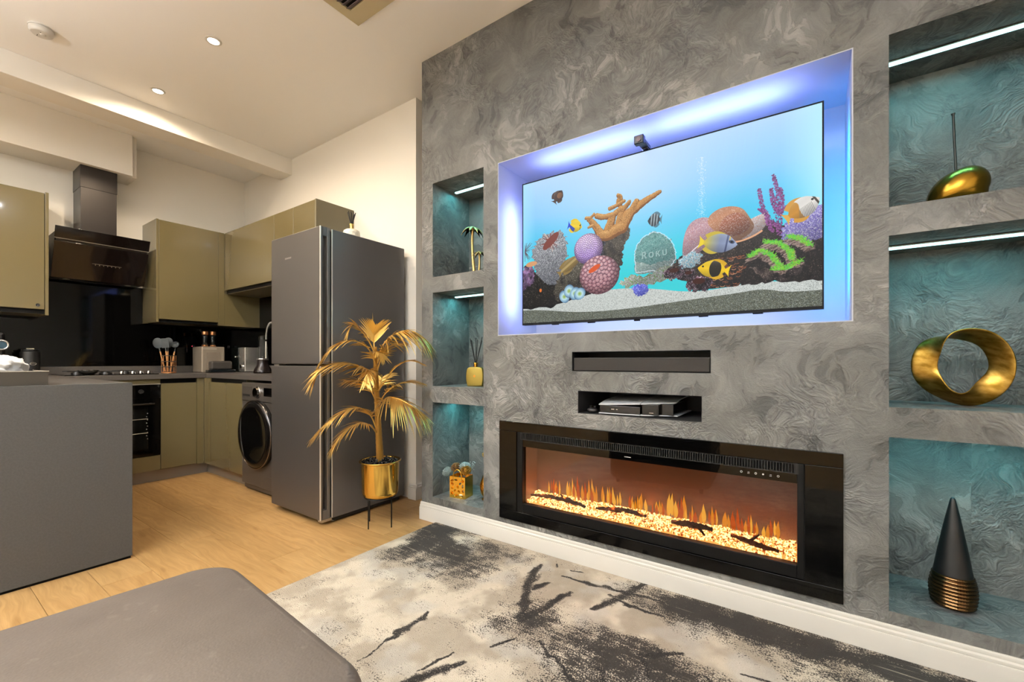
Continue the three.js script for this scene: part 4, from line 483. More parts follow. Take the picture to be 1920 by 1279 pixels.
// gold gift bag lantern with pine cones
{
  const t = thing('gift_bag_lantern', 'small gold cut-out metal lantern shaped like a gift bag on the bottom left shelf', 'lantern', [-1.902, 0.1605, -0.115], 0.17);
  const w = 0.058, hgt = 0.138, gm = std(0xe6bd52, 0.17, 1);
  const face = (seed) => { const s = new THREE.Shape(); s.moveTo(-w, 0); s.lineTo(w, 0); s.lineTo(w, hgt); s.lineTo(-w, hgt); s.closePath(); for (const [x, y, a, b, r] of [[-0.038, 0.112, 0.013, 0.007, 0.3], [-0.036, 0.09, 0.014, 0.008, -0.5], [-0.036, 0.064, 0.012, 0.008, 0.6], [-0.04, 0.03, 0.01, 0.012, 0], [-0.018, 0.05, 0.01, 0.006, 0.9], [0.003, 0.075, 0.008, 0.012, 0.3], [0.012, 0.046, 0.012, 0.007, -0.6], [0.022, 0.1, 0.007, 0.014, -0.4], [0.042, 0.114, 0.008, 0.01, 0.3], [0.04, 0.08, 0.006, 0.013, -0.2], [0.042, 0.048, 0.008, 0.009, 0.5], [-0.008, 0.018, 0.012, 0.008, 0.2], [0.028, 0.02, 0.016, 0.009, 0], [-0.01, 0.118, 0.013, 0.006, 0]]) { const h = new THREE.Path(); h.absellipse(x, y, a, b, 0, Math.PI * 2, true, r); s.holes.push(h); } return new THREE.ExtrudeGeometry(s, { depth: 0.002, bevelEnabled: false, curveSegments: 12 }); };
  mesh('front_face', face(1).translate(0, 0, 0.048), gm, t); mesh('back_face', face(1).translate(0, 0, -0.05), gm, t);
  mesh('side_face', bx(-w, -w + 0.002, 0, hgt, -0.048, 0.048), gm, t); mesh('side_face', bx(w - 0.002, w, 0, hgt, -0.048, 0.048), gm, t); mesh('floor_plate', bx(-w + 0.002, w - 0.002, 0, 0.002, -0.048, 0.048), gm, t);
  for (const z of [0.049, -0.049]) mesh('handle', tube([[-0.031, hgt - 0.03, z], [-0.031, hgt, z], [-0.026, hgt + 0.028, z], [-0.01, hgt + 0.045, z], [0.01, hgt + 0.045, z], [0.026, hgt + 0.028, z], [0.031, hgt, z], [0.031, hgt - 0.03, z]], 0.003, 40, 8), gm, t);
}
{
  const t = thing('tealight', 'white tealight burning inside the gold gift bag lantern', 'candle', [-1.89, 0.1628, -0.105]);
  mesh('cup', lathe([[0, 0], [0.019, 0], [0.0195, 0.014], [0.0185, 0.014], [0.018, 0.002], [0, 0.002]], 28), alloy, t); mesh('wax', cyl(0.0178, 0.0178, 0.009, 28, 0, 0.0066, 0), std(0xf3eee2, 0.5), t);
  mesh('flame', lathe([[0, 0.012], [0.0035, 0.017], [0.003, 0.023], [0, 0.032]], 12), glow([1, 0.62, 0.2], 4), t); point([-1.89, 0.185, -0.105], [1, 0.66, 0.28], 0.008, 0.3);
}
const coneGeo = (seed) => { const f = rng(seed), out = [], n = 90; for (let k = 0; k < n; k++) { const s = k / (n - 1), a = k * 2.39996, r = 0.016 * Math.sin(Math.PI * (0.12 + 0.8 * s)) + 0.002, L = 0.0105 * (0.5 + 0.7 * Math.sin(Math.PI * (0.1 + 0.82 * s))) * lerp(0.85, 1.15, f()); out.push(new THREE.SphereGeometry(1, 6, 5).scale(0.0036, L * 0.55, 0.0017).translate(0, L * 0.5, 0).rotateX(Math.PI / 2 - 1.15 * s + 0.25).translate(0, 0, r).rotateY(a).translate(0, 0.006 + s * 0.034, 0)); } out.push(new THREE.SphereGeometry(1, 12, 10).scale(0.0145, 0.02, 0.0145).translate(0, 0.023, 0)); return join(out); };
const coneA = coneGeo(1), frost = std(0xa9b3b0, 0.5, 0.3), coneGold = std(0xb08436, 0.35, 0.8), coneBrown = std(0x8a6238, 0.45, 0.5);
for (const [at, rot, s, m, lb] of [[[-1.965, 0.305, -0.075], [0.5, 0, 0.9], 1.15, frost, 'frosted silver pine cone hanging furthest left on the gold gift bag lantern'], [[-1.937, 0.322, -0.118], [0.2, 0.5, 0.35], 1.2, coneBrown, 'brown pine cone on the gold lantern left of the topmost frosted cone'], [[-1.885, 0.322, -0.13], [0.1, 1, -0.1], 1.35, frost, 'large frosted green-silver pine cone topmost on the gold gift bag lantern'], [[-1.838, 0.313, -0.092], [0.55, 2, -0.75], 1.3, coneGold, 'gold pine cone at the inner edge of the gold gift bag lantern']]) {
  const t = tag(mesh('pine_cone', coneA, m), lb, 'pine cone', 'pine cones on the gold lantern'); t.position.set(...at); t.rotation.set(...rot); t.scale.setScalar(s);
}
{
  const f = rng(15), t = tag(new THREE.Group(), 'pale frosted sprig standing up behind the pine cones', 'sprig'); t.name = 'sprig'; t.position.set(-1.872, 0.3, -0.178); place(t);
  mesh('stem', tube([[0, -0.13, 0], [0.004, 0.03, 0], [0.012, 0.075, 0]], 0.0014, 12, 5), frost, t);
  const b = []; for (let k = 0; k < 26; k++) { const s = k / 26; b.push(new THREE.SphereGeometry(0.0032, 6, 5).translate(0.004 + 0.01 * s + lerp(-0.016, 0.016, f()), 0.02 + 0.065 * s, lerp(-0.014, 0.014, f()))); } mesh('berries', b, frost, t);
}
{
  const t = thing('mosaic_ornament', 'gold mosaic egg ornament with pine cone finial half hidden beside the gold lantern', 'ornament', [-1.728, 0.1605, -0.16]);
  mesh('foot', lathe([[0, 0], [0.03, 0], [0.03, 0.006], [0.01, 0.012], [0, 0.012]], 28), brass, t);
  const e = lathe([[0, 0.008], [0.02, 0.014], [0.036, 0.04], [0.041, 0.075], [0.036, 0.115], [0.022, 0.15], [0.008, 0.17], [0, 0.172]], 40); mesh('egg', e, std(0xb98830, 0.3, 1), t);
  const f = rng(3), ti = []; for (let k = 0; k < 300; k++) { const s = (k + 0.5) / 300, yy = 0.02 + s * 0.13, rad = 0.041 * Math.sin(Math.PI * clamp(0.16 + s * 0.72, 0, 1)), a = k * 2.39996; ti.push(bx(-0.004, 0.004, -0.003, 0.003, 0, 0.0018).rotateX(0.6 - 1.2 * s).translate(0, yy, rad * 0.985).rotateY(a)); } mesh('mosaic', ti, std(0xd9a64a, 0.2, 1), t);
  mesh('stem', cyl(0.004, 0.004, 0.1, 12, 0, 0.22, 0), brass, t); mesh('finial', coneA.clone().translate(0, 0.262, 0), coneGold, t);
}

// ---------------------------------------------------------------- rug and ottoman
const RX = -2.0, RZ = 0.021, RW = 2.95, RD = 2.3;
const rugStroke = (x, z, pts, w) => { let d = 9; for (let i = 0; i + 1 < pts.length; i++) { const [ax, az] = pts[i], [bx_, bz] = pts[i + 1], vx = bx_ - ax, vz = bz - az, s = clamp(((x - ax) * vx + (z - az) * vz) / (vx * vx + vz * vz), 0, 1); d = Math.min(d, Math.hypot(x - ax - vx * s, z - az - vz * s) / (w * (0.35 + 0.65 * Math.sin(Math.PI * clamp(0.1 + 0.8 * (i + s) / (pts.length - 1), 0, 1))))); } return sst(1.25 - d, 0, 0.9); };
const blot = (x, z, cx, cz, rx, rz, tilt = 0) => { const c = Math.cos(tilt), s = Math.sin(tilt), u = ((x - cx) * c + (z - cz) * s) / rx, v = (-(x - cx) * s + (z - cz) * c) / rz; return Math.exp(-(u * u + v * v)); };
const rugMap = colorTex(2048, 1596, (u, v) => {
  const x = RX + u * RW, z = RZ + (1 - v) * RD;
  const wx = x + 0.05 * fbm(N1, x * 5, z * 5, 3), wz = z + 0.05 * fbm(N2, x * 5, z * 5 + 3, 3), big = fbm(N3, x * 2.2, z * 2.2, 4), mid = fbm(N1, x * 9 + 30, z * 9, 4), fib = N2(x * 210, z * 210) * 0.5 + N3(x * 420, z * 420) * 0.5, streakX = fbm(N2, x * 4, z * 34, 3), streakZ = fbm(N3, x * 34 + 7, z * 4, 3);
  let k = 0;
  k += 1.1 * blot(wx, wz, -1.8, 0.22, 0.17, 0.2, 0.3) + 0.95 * blot(wx, wz, -1.56, 0.33, 0.14, 0.16) + 0.75 * blot(wx, wz, -1.85, 0.44, 0.1, 0.13) + 0.85 * blot(wx, wz, -1.9, 0.1, 0.13, 0.09) + 0.55 * blot(wx, wz, -1.38, 0.4, 0.1, 0.16) + 0.45 * blot(wx, wz, -1.4, 0.12, 0.22, 0.1);
  k -= 0.95 * blot(wx, wz, -1.72, 0.14, 0.085, 0.05) + 0.7 * blot(wx, wz, -1.98, 0.4, 0.05, 0.12);
  k += 0.75 * blot(wx, wz, -0.95, 0.55, 0.09, 0.15, 0.4) + 0.62 * blot(wx, wz, -0.66, 0.62, 0.24, 0.15) + 0.5 * blot(wx, wz, -0.5, 0.5, 0.2, 0.1) + 0.5 * blot(wx, wz, -0.35, 0.75, 0.3, 0.18);
  k += 0.8 * blot(wx, wz, -0.35, 0.13, 0.34, 0.085) + 0.72 * blot(wx, wz, 0.05, 0.1, 0.4, 0.075) + 0.6 * blot(wx, wz, 0.5, 0.12, 0.4, 0.12);
  k += 0.75 * blot(wx, wz, 0.2, 0.75, 0.35, 0.2) + 0.5 * blot(wx, wz, -0.2, 1.3, 0.5, 0.2) + 0.5 * blot(wx, wz, 0.6, 1.6, 0.3, 0.4);
  k += 0.34 * sst(x + 0.1 * big, -0.85, -0.35) - 0.75 * blot(wx, wz, -0.45, 0.37, 0.34, 0.075, 0.12) - 0.5 * blot(wx, wz, 0.15, 0.42, 0.3, 0.07, -0.1) - 0.4 * blot(wx, wz, -0.85, 0.15, 0.12, 0.1);
  k += 0.22 * big + 0.25 * mid;
  k = k * (0.9 + 0.3 * streakX + 0.16 * streakZ);
  const rag = 0.018 * mid, S = (pts, w) => rugStroke(x + rag, z - rag, pts, w * (0.7 + 0.9 * Math.abs(mid)));
  const line = Math.max(S([[-1.31, 0.76], [-1.3, 0.87], [-1.3, 0.97]], 0.02), S([[-1.3, 0.97], [-1.29, 1.1]], 0.006), S([[-1.0, 0.92], [-1.04, 0.99], [-1.08, 1.1], [-1.1, 1.2]], 0.028), S([[-1.05, 0.88], [-1.09, 1.02]], 0.008), S([[-1.14, 0.14], [-1.13, 0.22], [-1.1, 0.32], [-1.05, 0.42], [-0.98, 0.56]], 0.034), S([[-1.02, 0.27], [-1.05, 0.36]], 0.024), S([[-0.9, 0.29], [-0.93, 0.45], [-0.97, 0.6]], 0.026), S([[-0.65, 0.03], [-0.7, 0.2], [-0.75, 0.34]], 0.03), S([[-1.0, 0.18], [-0.78, 0.16], [-0.55, 0.13]], 0.016), S([[-0.5, 0.24], [-0.62, 0.24], [-0.75, 0.21]], 0.016), S([[-0.92, 0.7], [-0.97, 0.79]], 0.011), S([[-0.38, 0.42], [-0.5, 0.52], [-0.45, 0.6]], 0.016), S([[-0.3, 0.5], [-0.12, 0.56]], 0.013), S([[-0.6, 0.66], [-0.45, 0.9]], 0.013), S([[-0.84, 0.66], [-0.6, 0.78]], 0.012), S([[-1.08, 0.08], [-1.07, 0.12]], 0.01), S([[-0.93, 0.09], [-0.99, 0.1]], 0.008), S([[0.1, 0.4], [-0.2, 0.42]], 0.01));
  const speck = 0.42 * N2(x * 105, z * 105) + 0.34 * N3(x * 230, z * 230) + 0.2 * mid + 0.16 * N1(x * 22, z * 110), ink = clamp(sst(k + speck * 0.85 + 0.1 * streakX, 0.36, 0.62) * 0.9 + line * sst(0.75 + 0.9 * speck - 0.35 * (1 - line), 0.2, 0.55), 0, 1), pale = sst(fbm(N1, x * 3 + 50, z * 3, 4), -0.25, 0.35), cool = sst(fbm(N2, x * 2.4 + 11, z * 2.4, 3), 0.05, 0.4);
  const cut = 0.5 * sst(N3(x * 3, z * 60), 0.6, 0.9) * sst(N1(x * 2, z * 2 + 40), 0.1, 0.5);
  let c = [lerp(154, 188, pale), lerp(141, 175, pale), lerp(124, 156, pale)]; c = [lerp(c[0], 170, cool * 0.5), lerp(c[1], 164, cool * 0.5), lerp(c[2], 156, cool * 0.5)];
  const f = 15 * fib + 8 * mid, i2 = clamp(ink - cut, 0, 1);
  return [lerp(c[0] + f, 30 + f * 0.6, i2), lerp(c[1] + f, 25 + f * 0.6, i2), lerp(c[2] + f, 22 + f * 0.5, i2)];
}, false);
{
  const pile = grayTex(1024, 1024, (u, v) => 0.5 + 0.5 * N1(u * 260, v * 260)); pile.repeat.set(3, 2.4);
  const g = new THREE.BoxGeometry(RW, 0.011, RD, 1, 1, 1); g.translate(RX + RW / 2, 0.0055, RZ + RD / 2);
  const rug = mesh('rug', g, new THREE.MeshPhysicalMaterial({ map: rugMap, roughness: 0.95, bumpMap: pile, bumpScale: 0.002, sheen: 0.08, sheenRoughness: 0.6, sheenColor: new THREE.Color(0.5, 0.48, 0.45) }));
  const uv = g.attributes.uv, p = g.attributes.position; for (let i = 0; i < uv.count; i++) uv.setXY(i, (p.getX(i) - RX) / RW, 1 - (p.getZ(i) - RZ) / RD);
  tag(rug, 'cream and black abstract distressed rug in front of the fireplace', 'rug');
}
{
  const t = thing('ottoman', 'large taupe leather ottoman with rounded corners at the edge of the rug', 'ottoman', [-1.083, 0.0112, 1.93], -0.075);
  const w = 0.405, d = 0.455, r = 0.115, s = new THREE.Shape(); s.moveTo(-w + r, -d); s.lineTo(w - r, -d); s.absarc(w - r, -d + r, r, -Math.PI / 2, 0); s.lineTo(w, d - r); s.absarc(w - r, d - r, r, 0, Math.PI / 2); s.lineTo(-w + r, d); s.absarc(-w + r, d - r, r, Math.PI / 2, Math.PI); s.lineTo(-w, -d + r); s.absarc(-w + r, -d + r, r, Math.PI, Math.PI * 1.5);
  const lea = new THREE.MeshPhysicalMaterial({ roughness: 0.5, map: colorTex(1024, 1024, (u, v) => { const k = 2.5 * N1(u * 120, v * 120) + 5 * fbm(N2, u * 5, v * 5, 4), sm = 9 * sst(fbm(N3, u * 7 + 4, v * 7, 4), 0.28, 0.5) * sst(N1(u * 26, v * 26), 0.1, 0.7); return [86 + k + sm, 76 + k + sm, 68 + k + sm]; }), bumpMap: grayTex(512, 512, (u, v) => 0.5 + 0.3 * N1(u * 160, v * 160) + 0.2 * N2(u * 70, v * 70)), bumpScale: 0.0003 });
  const inset = (k) => new THREE.ExtrudeGeometry(s, { depth: 0.3 - k, bevelEnabled: true, bevelThickness: 0.045, bevelSize: 0.03, bevelOffset: -0.03, bevelSegments: 8, curveSegments: 16 });
  const top = inset(0.18).rotateX(-Math.PI / 2).translate(0, 0.283, 0), tp = top.attributes.position; for (let i = 0; i < tp.count; i++) { const y = tp.getY(i); if (y > 0.4) tp.setY(i, y + 0.006 * (1 - (tp.getX(i) / w) ** 2) * (1 - (tp.getZ(i) / d) ** 2)); }
  mesh('cushion', uvBox(toCreasedNormals(top, 0.9), 0.9), lea, t);
  mesh('body', uvBox(toCreasedNormals(inset(0.16).rotateX(-Math.PI / 2).translate(0, 0.085, 0), 0.9), 0.9), lea, t);
  const pp = s.getPoints(16).map((q) => V(q.x, 0.272, q.y)).filter((q, i, a) => q.distanceTo(a[(i + 1) % a.length]) > 0.004); mesh('piping', new THREE.TubeGeometry(new THREE.CatmullRomCurve3(pp, true), 160, 0.006, 8, true), lea, t);
  for (const x of [-0.33, 0.33]) for (const z of [-0.38, 0.38]) mesh('leg', lathe([[0, 0.001], [0.014, 0.001], [0.02, 0.06], [0, 0.06]], 20).translate(x, 0, z), blackSatin, t);
}

// ---------------------------------------------------------------- gold palm in its pot
{
  const t = thing('gold_palm_plant', 'artificial gold palm in a shiny gold pot on a black wire stand', 'plant', [-2.284, 0, 0.2325]);
  const st = std(0x0d0d0d, 0.45, 0.4), wire = [];
  const a0 = 2.6;
  for (const [x, z] of [[0.006, 0.0955], [0.1, -0.0065], [-0.1, 0.0065], [-0.006, -0.0955]]) mesh('stand_leg', [rod([x, 0.001, z], [x, 0.30, z], 0.0038, 0.0038, 10)], st, t);
  mesh('stand_ring', [new THREE.TorusGeometry(0.0965, 0.0035, 8, 40).rotateX(Math.PI / 2).translate(0, 0.185, 0), rod([-0.1, 0.185, 0.0065], [0.1, 0.185, -0.0065], 0.003), rod([0.006, 0.185, 0.0955], [-0.006, 0.185, -0.0955], 0.003)], st, t);
  mesh('pot', lathe([[0, 0.1905], [0.094, 0.1905], [0.105, 0.195], [0.11, 0.206], [0.113, 0.22], [0.1185, 0.4], [0.122, 0.405], [0.129, 0.4085], [0.1305, 0.4125], [0.126, 0.416], [0.116, 0.414], [0.112, 0.4], [0.108, 0.22], [0, 0.21]], 72), std(0xd8b25a, 0.12, 1), t);
  const peb = rng(12), im = new THREE.InstancedMesh(new THREE.IcosahedronGeometry(1, 1), std(0x0b0b0d, 0.15), 220), mm = new THREE.Matrix4(); for (let k = 0; k < 220; k++) { const rad = 0.108 * Math.sqrt(peb()), an = peb() * 6.28; mm.compose(V(Math.cos(an) * rad, 0.398 + 0.012 * peb() + 0.008 * (1 - rad / 0.108), Math.sin(an) * rad), new THREE.Quaternion().setFromEuler(new THREE.Euler(peb() * 6, peb() * 6, 0)), V(0.012, 0.007, 0.01)); im.setMatrixAt(k, mm); } im.name = 'pebbles'; im.userData.kind = 'stuff'; place(im, t); mesh('soil', cyl(0.11, 0.11, 0.01, 40, 0, 0.392, 0), blackMatte, t);
  const gp = new THREE.MeshPhysicalMaterial({ color: 0xe2bc6a, roughness: 0.36, metalness: 0.8, side: THREE.DoubleSide });
  const bk = std(0xbd8f45, 0.42, 0.8, { bumpMap: grayTex(64, 512, (u, v) => ((v * 26 + 0.5 * N1(u * 4, v * 30)) % 1) * 0.8), bumpScale: 0.004 });
  // plant axes: e = to the right as one faces it from the room, f = towards the room
  const e = V(0.6185, 0, -0.786), f = V(0.786, 0, 0.6185), P = (r, y, d) => V(0, y, 0).addScaledVector(e, r).addScaledVector(f, d);
  const trunkPts = [P(0.0, 0.39, 0), P(-0.008, 0.55, 0.004), P(-0.017, 0.72, 0), P(-0.024, 0.9, -0.004), P(-0.03, 1.05, 0), P(-0.032, 1.14, 0)], tc = new THREE.CatmullRomCurve3(trunkPts);
  const tg = new THREE.TubeGeometry(tc, 80, 0.021, 14), tpz = tg.attributes.position; for (let i = 0; i < tpz.count; i++) { const s = Math.floor(i / 15) / 80, c = tc.getPointAt(s), k = (1.12 - 0.55 * s) * (1 + 0.1 * (((s * 26) % 1) - 0.5)); tpz.setXYZ(i, c.x + (tpz.getX(i) - c.x) * k, tpz.getY(i), c.z + (tpz.getZ(i) - c.z) * k); } tg.computeVertexNormals(); mesh('trunk', tg, bk, t);
  const fr = rng(21);
  const blade = (b, dir, up, L, W, droop, out) => { const n = 6, sideV = V().crossVectors(dir, up).normalize(), nrm = V().crossVectors(sideV, dir).normalize(), p = [], idx = []; for (let i = 0; i <= n; i++) { const s = i / n, c = b.clone().addScaledVector(dir, L * s).add(V(0, -droop * L * s * s, 0)), w = W * Math.pow(Math.sin(Math.PI * Math.pow(0.06 + 0.94 * s, 0.62)), 0.9) + 0.0002; const a = c.clone().addScaledVector(sideV, w).addScaledVector(nrm, w * 0.45), d = c.clone().addScaledVector(sideV, -w).addScaledVector(nrm, w * 0.45); p.push(a.x, a.y, a.z, c.x, c.y, c.z, d.x, d.y, d.z); } for (let i = 0; i < n; i++) { const o = i * 3; idx.push(o, o + 3, o + 1, o + 1, o + 3, o + 4, o + 1, o + 4, o + 2, o + 2, o + 4, o + 5); } const g = new THREE.BufferGeometry(); g.setAttribute('position', new THREE.Float32BufferAttribute(p, 3)); g.setIndex(idx); g.computeVertexNormals(); g.setAttribute('uv', new THREE.Float32BufferAttribute(new Float32Array(p.length / 3 * 2), 2)); out.push(g); };
  const frond = (pts, L, pairs = 17, o = {}) => { const c = new THREE.CatmullRomCurve3(pts), out = []; const sg = new THREE.TubeGeometry(c, 30, 0.0042, 7), sp = sg.attributes.position; for (let i = 0; i < sp.count; i++) { const s = Math.floor(i / 8) / 30, q = c.getPointAt(s), k = 1.25 - 0.95 * s; sp.setXYZ(i, q.x + (sp.getX(i) - q.x) * k, q.y + (sp.getY(i) - q.y) * k, q.z + (sp.getZ(i) - q.z) * k); } sg.computeVertexNormals(); out.push(sg);
    const start = o.start ?? 0.3; pairs = Math.round(pairs * 1.55); for (let k = 0; k < pairs; k++) { const s = start + (1 - start) * (k + 0.5) / pairs, b = c.getPointAt(s), tn = c.getTangentAt(s), q = (k + 0.5) / pairs, up0 = Math.abs(tn.y) > 0.95 ? f : V(0, 1, 0), sd = V().crossVectors(tn, up0).normalize(), up = V().crossVectors(sd, tn).normalize(), len = L * (0.32 + 0.8 * Math.sin(Math.PI * (0.2 + 0.72 * q))) * (0.9 + 0.2 * fr()), ang = lerp(o.a0 ?? 0.95, o.a1 ?? 0.4, q); for (const sgn of [-1, 1]) { const dir = tn.clone().multiplyScalar(Math.cos(ang)).addScaledVector(sd, sgn * Math.sin(ang)).addScaledVector(up, o.lift ?? 0.15).add(V(0, -(o.hang ?? 0.25) * fr(), 0)).normalize(); blade(b, dir, up, len * 1.16, 0.0052, (o.droop ?? 0.25) * (0.6 + 0.8 * fr()), out); } }
    blade(c.getPointAt(0.985), c.getTangentAt(0.99), V(0, 1, 0.01), L * 0.35, 0.004, 0.3, out); mesh('frond', out, gp, t); };
  // (right, up) measured from the trunk line, depth towards the room
  const q = (zx, zy, d = 0) => P((zx * 0.3362 + 560 - 713) * 0.00342 * (zx < 400 ? 0.9 : 1), 1.05 - (zy * 0.3362 + 580 - 676.6) * 0.00342, d);
  { const out = []; blade(q(421, 200), q(414, 20, 0.02).sub(q(421, 200)).normalize(), f, 0.205, 0.0035, 0, out); blade(q(421, 200), q(414, 20, 0.02).sub(q(421, 200)).normalize(), e, 0.2, 0.003, 0, out); mesh('frond', out, gp, t); }
  frond([q(424, 240), q(421, 180), q(424, 140, 0.01), q(432, 100, 0.03)], 0.115, 7, { start: 0.35, a0: 0.75, a1: 0.55, lift: 0, hang: 0, droop: 0.08 });
  frond([q(430, 260), q(405, 200, 0.02), q(350, 130, 0.03), q(300, 90, 0.04), q(272, 135, 0.05)], 0.085, 18, { hang: 0.4 });
  frond([q(440, 300), q(470, 200, 0.03), q(530, 140, 0.06), q(610, 120, 0.09), q(670, 148, 0.11), q(705, 185, 0.12)], 0.15, 26, { droop: 0.35, hang: 0.7, lift: 0 });
  frond([q(428, 300), q(380, 215, 0.05), q(310, 182, 0.08), q(230, 195, 0.1), q(165, 250, 0.11), q(112, 325, 0.12)], 0.095, 24, { hang: 0.35, start: 0.22 });
  frond([q(430, 420), q(395, 345, 0.07), q(320, 312, 0.11), q(220, 300, 0.14), q(145, 325, 0.16), q(98, 385, 0.18)], 0.14, 26, { hang: 0.5, start: 0.2 });
  frond([q(442, 460), q(480, 400, 0.03), q(540, 320, 0.06), q(610, 288, 0.09), q(680, 306, 0.11)], 0.06, 18, { a0: 0.5, hang: 0.1, start: 0.35 });
  frond([q(440, 340), q(462, 270, 0.04), q(500, 210, 0.07), q(570, 195, 0.09)], 0.1, 12, { hang: 0.3 });
  frond([q(446, 540), q(480, 470, 0.05), q(540, 420, 0.09), q(600, 402, 0.11), q(660, 408, 0.12)], 0.1, 15, { hang: 0.3 });
  frond([q(448, 560), q(490, 490, 0.06), q(545, 492, 0.12), q(610, 525, 0.16), q(670, 570, 0.18)], 0.17, 24, { hang: 0.8, lift: 0, start: 0.14 });
  frond([q(440, 680), q(400, 580, 0.05), q(330, 538, 0.09), q(250, 555, 0.12), q(165, 612, 0.14), q(95, 678, 0.15)], 0.105, 24, { hang: 0.35, start: 0.2 });
  frond([q(442, 700), q(405, 640, 0.07), q(345, 615, 0.12), q(270, 645, 0.15), q(200, 725, 0.17)], 0.105, 18, { hang: 0.5 });
  frond([q(432, 400), q(400, 340, 0.06), q(385, 345, 0.1), q(378, 400, 0.13)], 0.08, 10, { hang: 0.5 });
  frond([q(436, 520), q(405, 450, 0.06), q(350, 400, 0.1), q(275, 390, 0.13)], 0.1, 14, { hang: 0.4 });
  frond([q(430, 330), q(420, 250, 0.06), q(440, 240, 0.1), q(470, 270, 0.14)], 0.08, 9, { hang: 0.4 });
  frond([q(440, 480), q(455, 420, -0.04), q(470, 380, -0.08), q(490, 400, -0.1)], 0.1, 12, { hang: 0.4 });
}


// ---------------------------------------------------------------- fridge
{
  const t = thing('fridge_freezer', 'tall grey steel fridge freezer with recessed side handles next to the gold palm', 'fridge freezer');
  const x0 = -3.16, x1 = -2.55;
  mesh('body', bx(x0 + 0.002, x1, 0.035, 1.899, -0.2, 0.403, 0.004), steelPaint, t);
  mesh('body_edge', bx(x1 - 0.004, x1 + 0.0008, 0.04, 1.897, 0.398, 0.404, 0.0006), std(0xd6d0c6, 0.3, 0.5), t); mesh('top_cover', bx(x0 + 0.01, x1 - 0.01, 1.899, 1.9005, -0.19, 0.39), charcoal, t);
  mesh('plinth', bx(x0 + 0.02, x1 - 0.01, 0.012, 0.036, -0.16, 0.38), blackMatte, t);
  mesh('gasket', bx(x0 + 0.01, x1 - 0.012, 0.045, 1.885, 0.403, 0.414), blackMatte, t);
  const door = (y0, y1, h0, h1) => {
    const d = new THREE.Group(); d.name = 'door'; place(d, t);
    mesh('door_front', bx(x0, x1, y0, y1, 0.462, 0.484, 0.0055, 4), steel, d);
    mesh('door_back', bx(x0 + 0.001, x1 - 0.002, y0 + 0.001, y1 - 0.001, 0.414, 0.432, 0.002), steelPaint, d);
    mesh('door_core', bx(x0 + 0.001, x1 - 0.03, y0 + 0.001, y1 - 0.001, 0.432, 0.462), charcoal, d);
    mesh('handle_recess', [bx(x1 - 0.03, x1 - 0.003, h1, y1 - 0.001, 0.432, 0.462), bx(x1 - 0.03, x1 - 0.003, y0 + 0.001, h0, 0.432, 0.462)], steelPaint, d);
    mesh('edge_trim', bx(x1 - 0.007, x1 + 0.0006, y0, y1, 0.4755, 0.4846, 0.003), std(0xd6d0c6, 0.3, 0.5), d);
    mesh('grip_strip', bx(x1 - 0.03, x1 - 0.004, h0, h1, 0.432, 0.4345), alloy, d);
  };
  door(1.028, 1.903, 1.075, 1.845); door(0.04, 1.016, 0.1, 0.975);
  mesh('hinge', [bx(x0 + 0.01, x0 + 0.08, 1.016, 1.028, 0.425, 0.47), bx(x1 - 0.05, x1 - 0.004, 0.022, 0.04, 0.40, 0.47, 0.002), cyl(0.006, 0.006, 0.02, 14, x1 - 0.02, 0.03, 0.455)], alloy, t);
  for (const [x, z] of [[x0 + 0.06, 0.36], [x1 - 0.05, 0.36], [x0 + 0.06, -0.15], [x1 - 0.05, -0.15]]) mesh('foot', cyl(0.016, 0.013, 0.035, 18, x, 0.0177, z), alloy, t);
  mesh('badge', [0, 1, 2, 3, 4, 5, 6].map((k) => bx(-2.972 + k * 0.0115, -2.9635 + k * 0.0115, 1.741, 1.752, 0.4838, 0.4848)), std(0x9d9690, 0.4, 0.6), t);
}
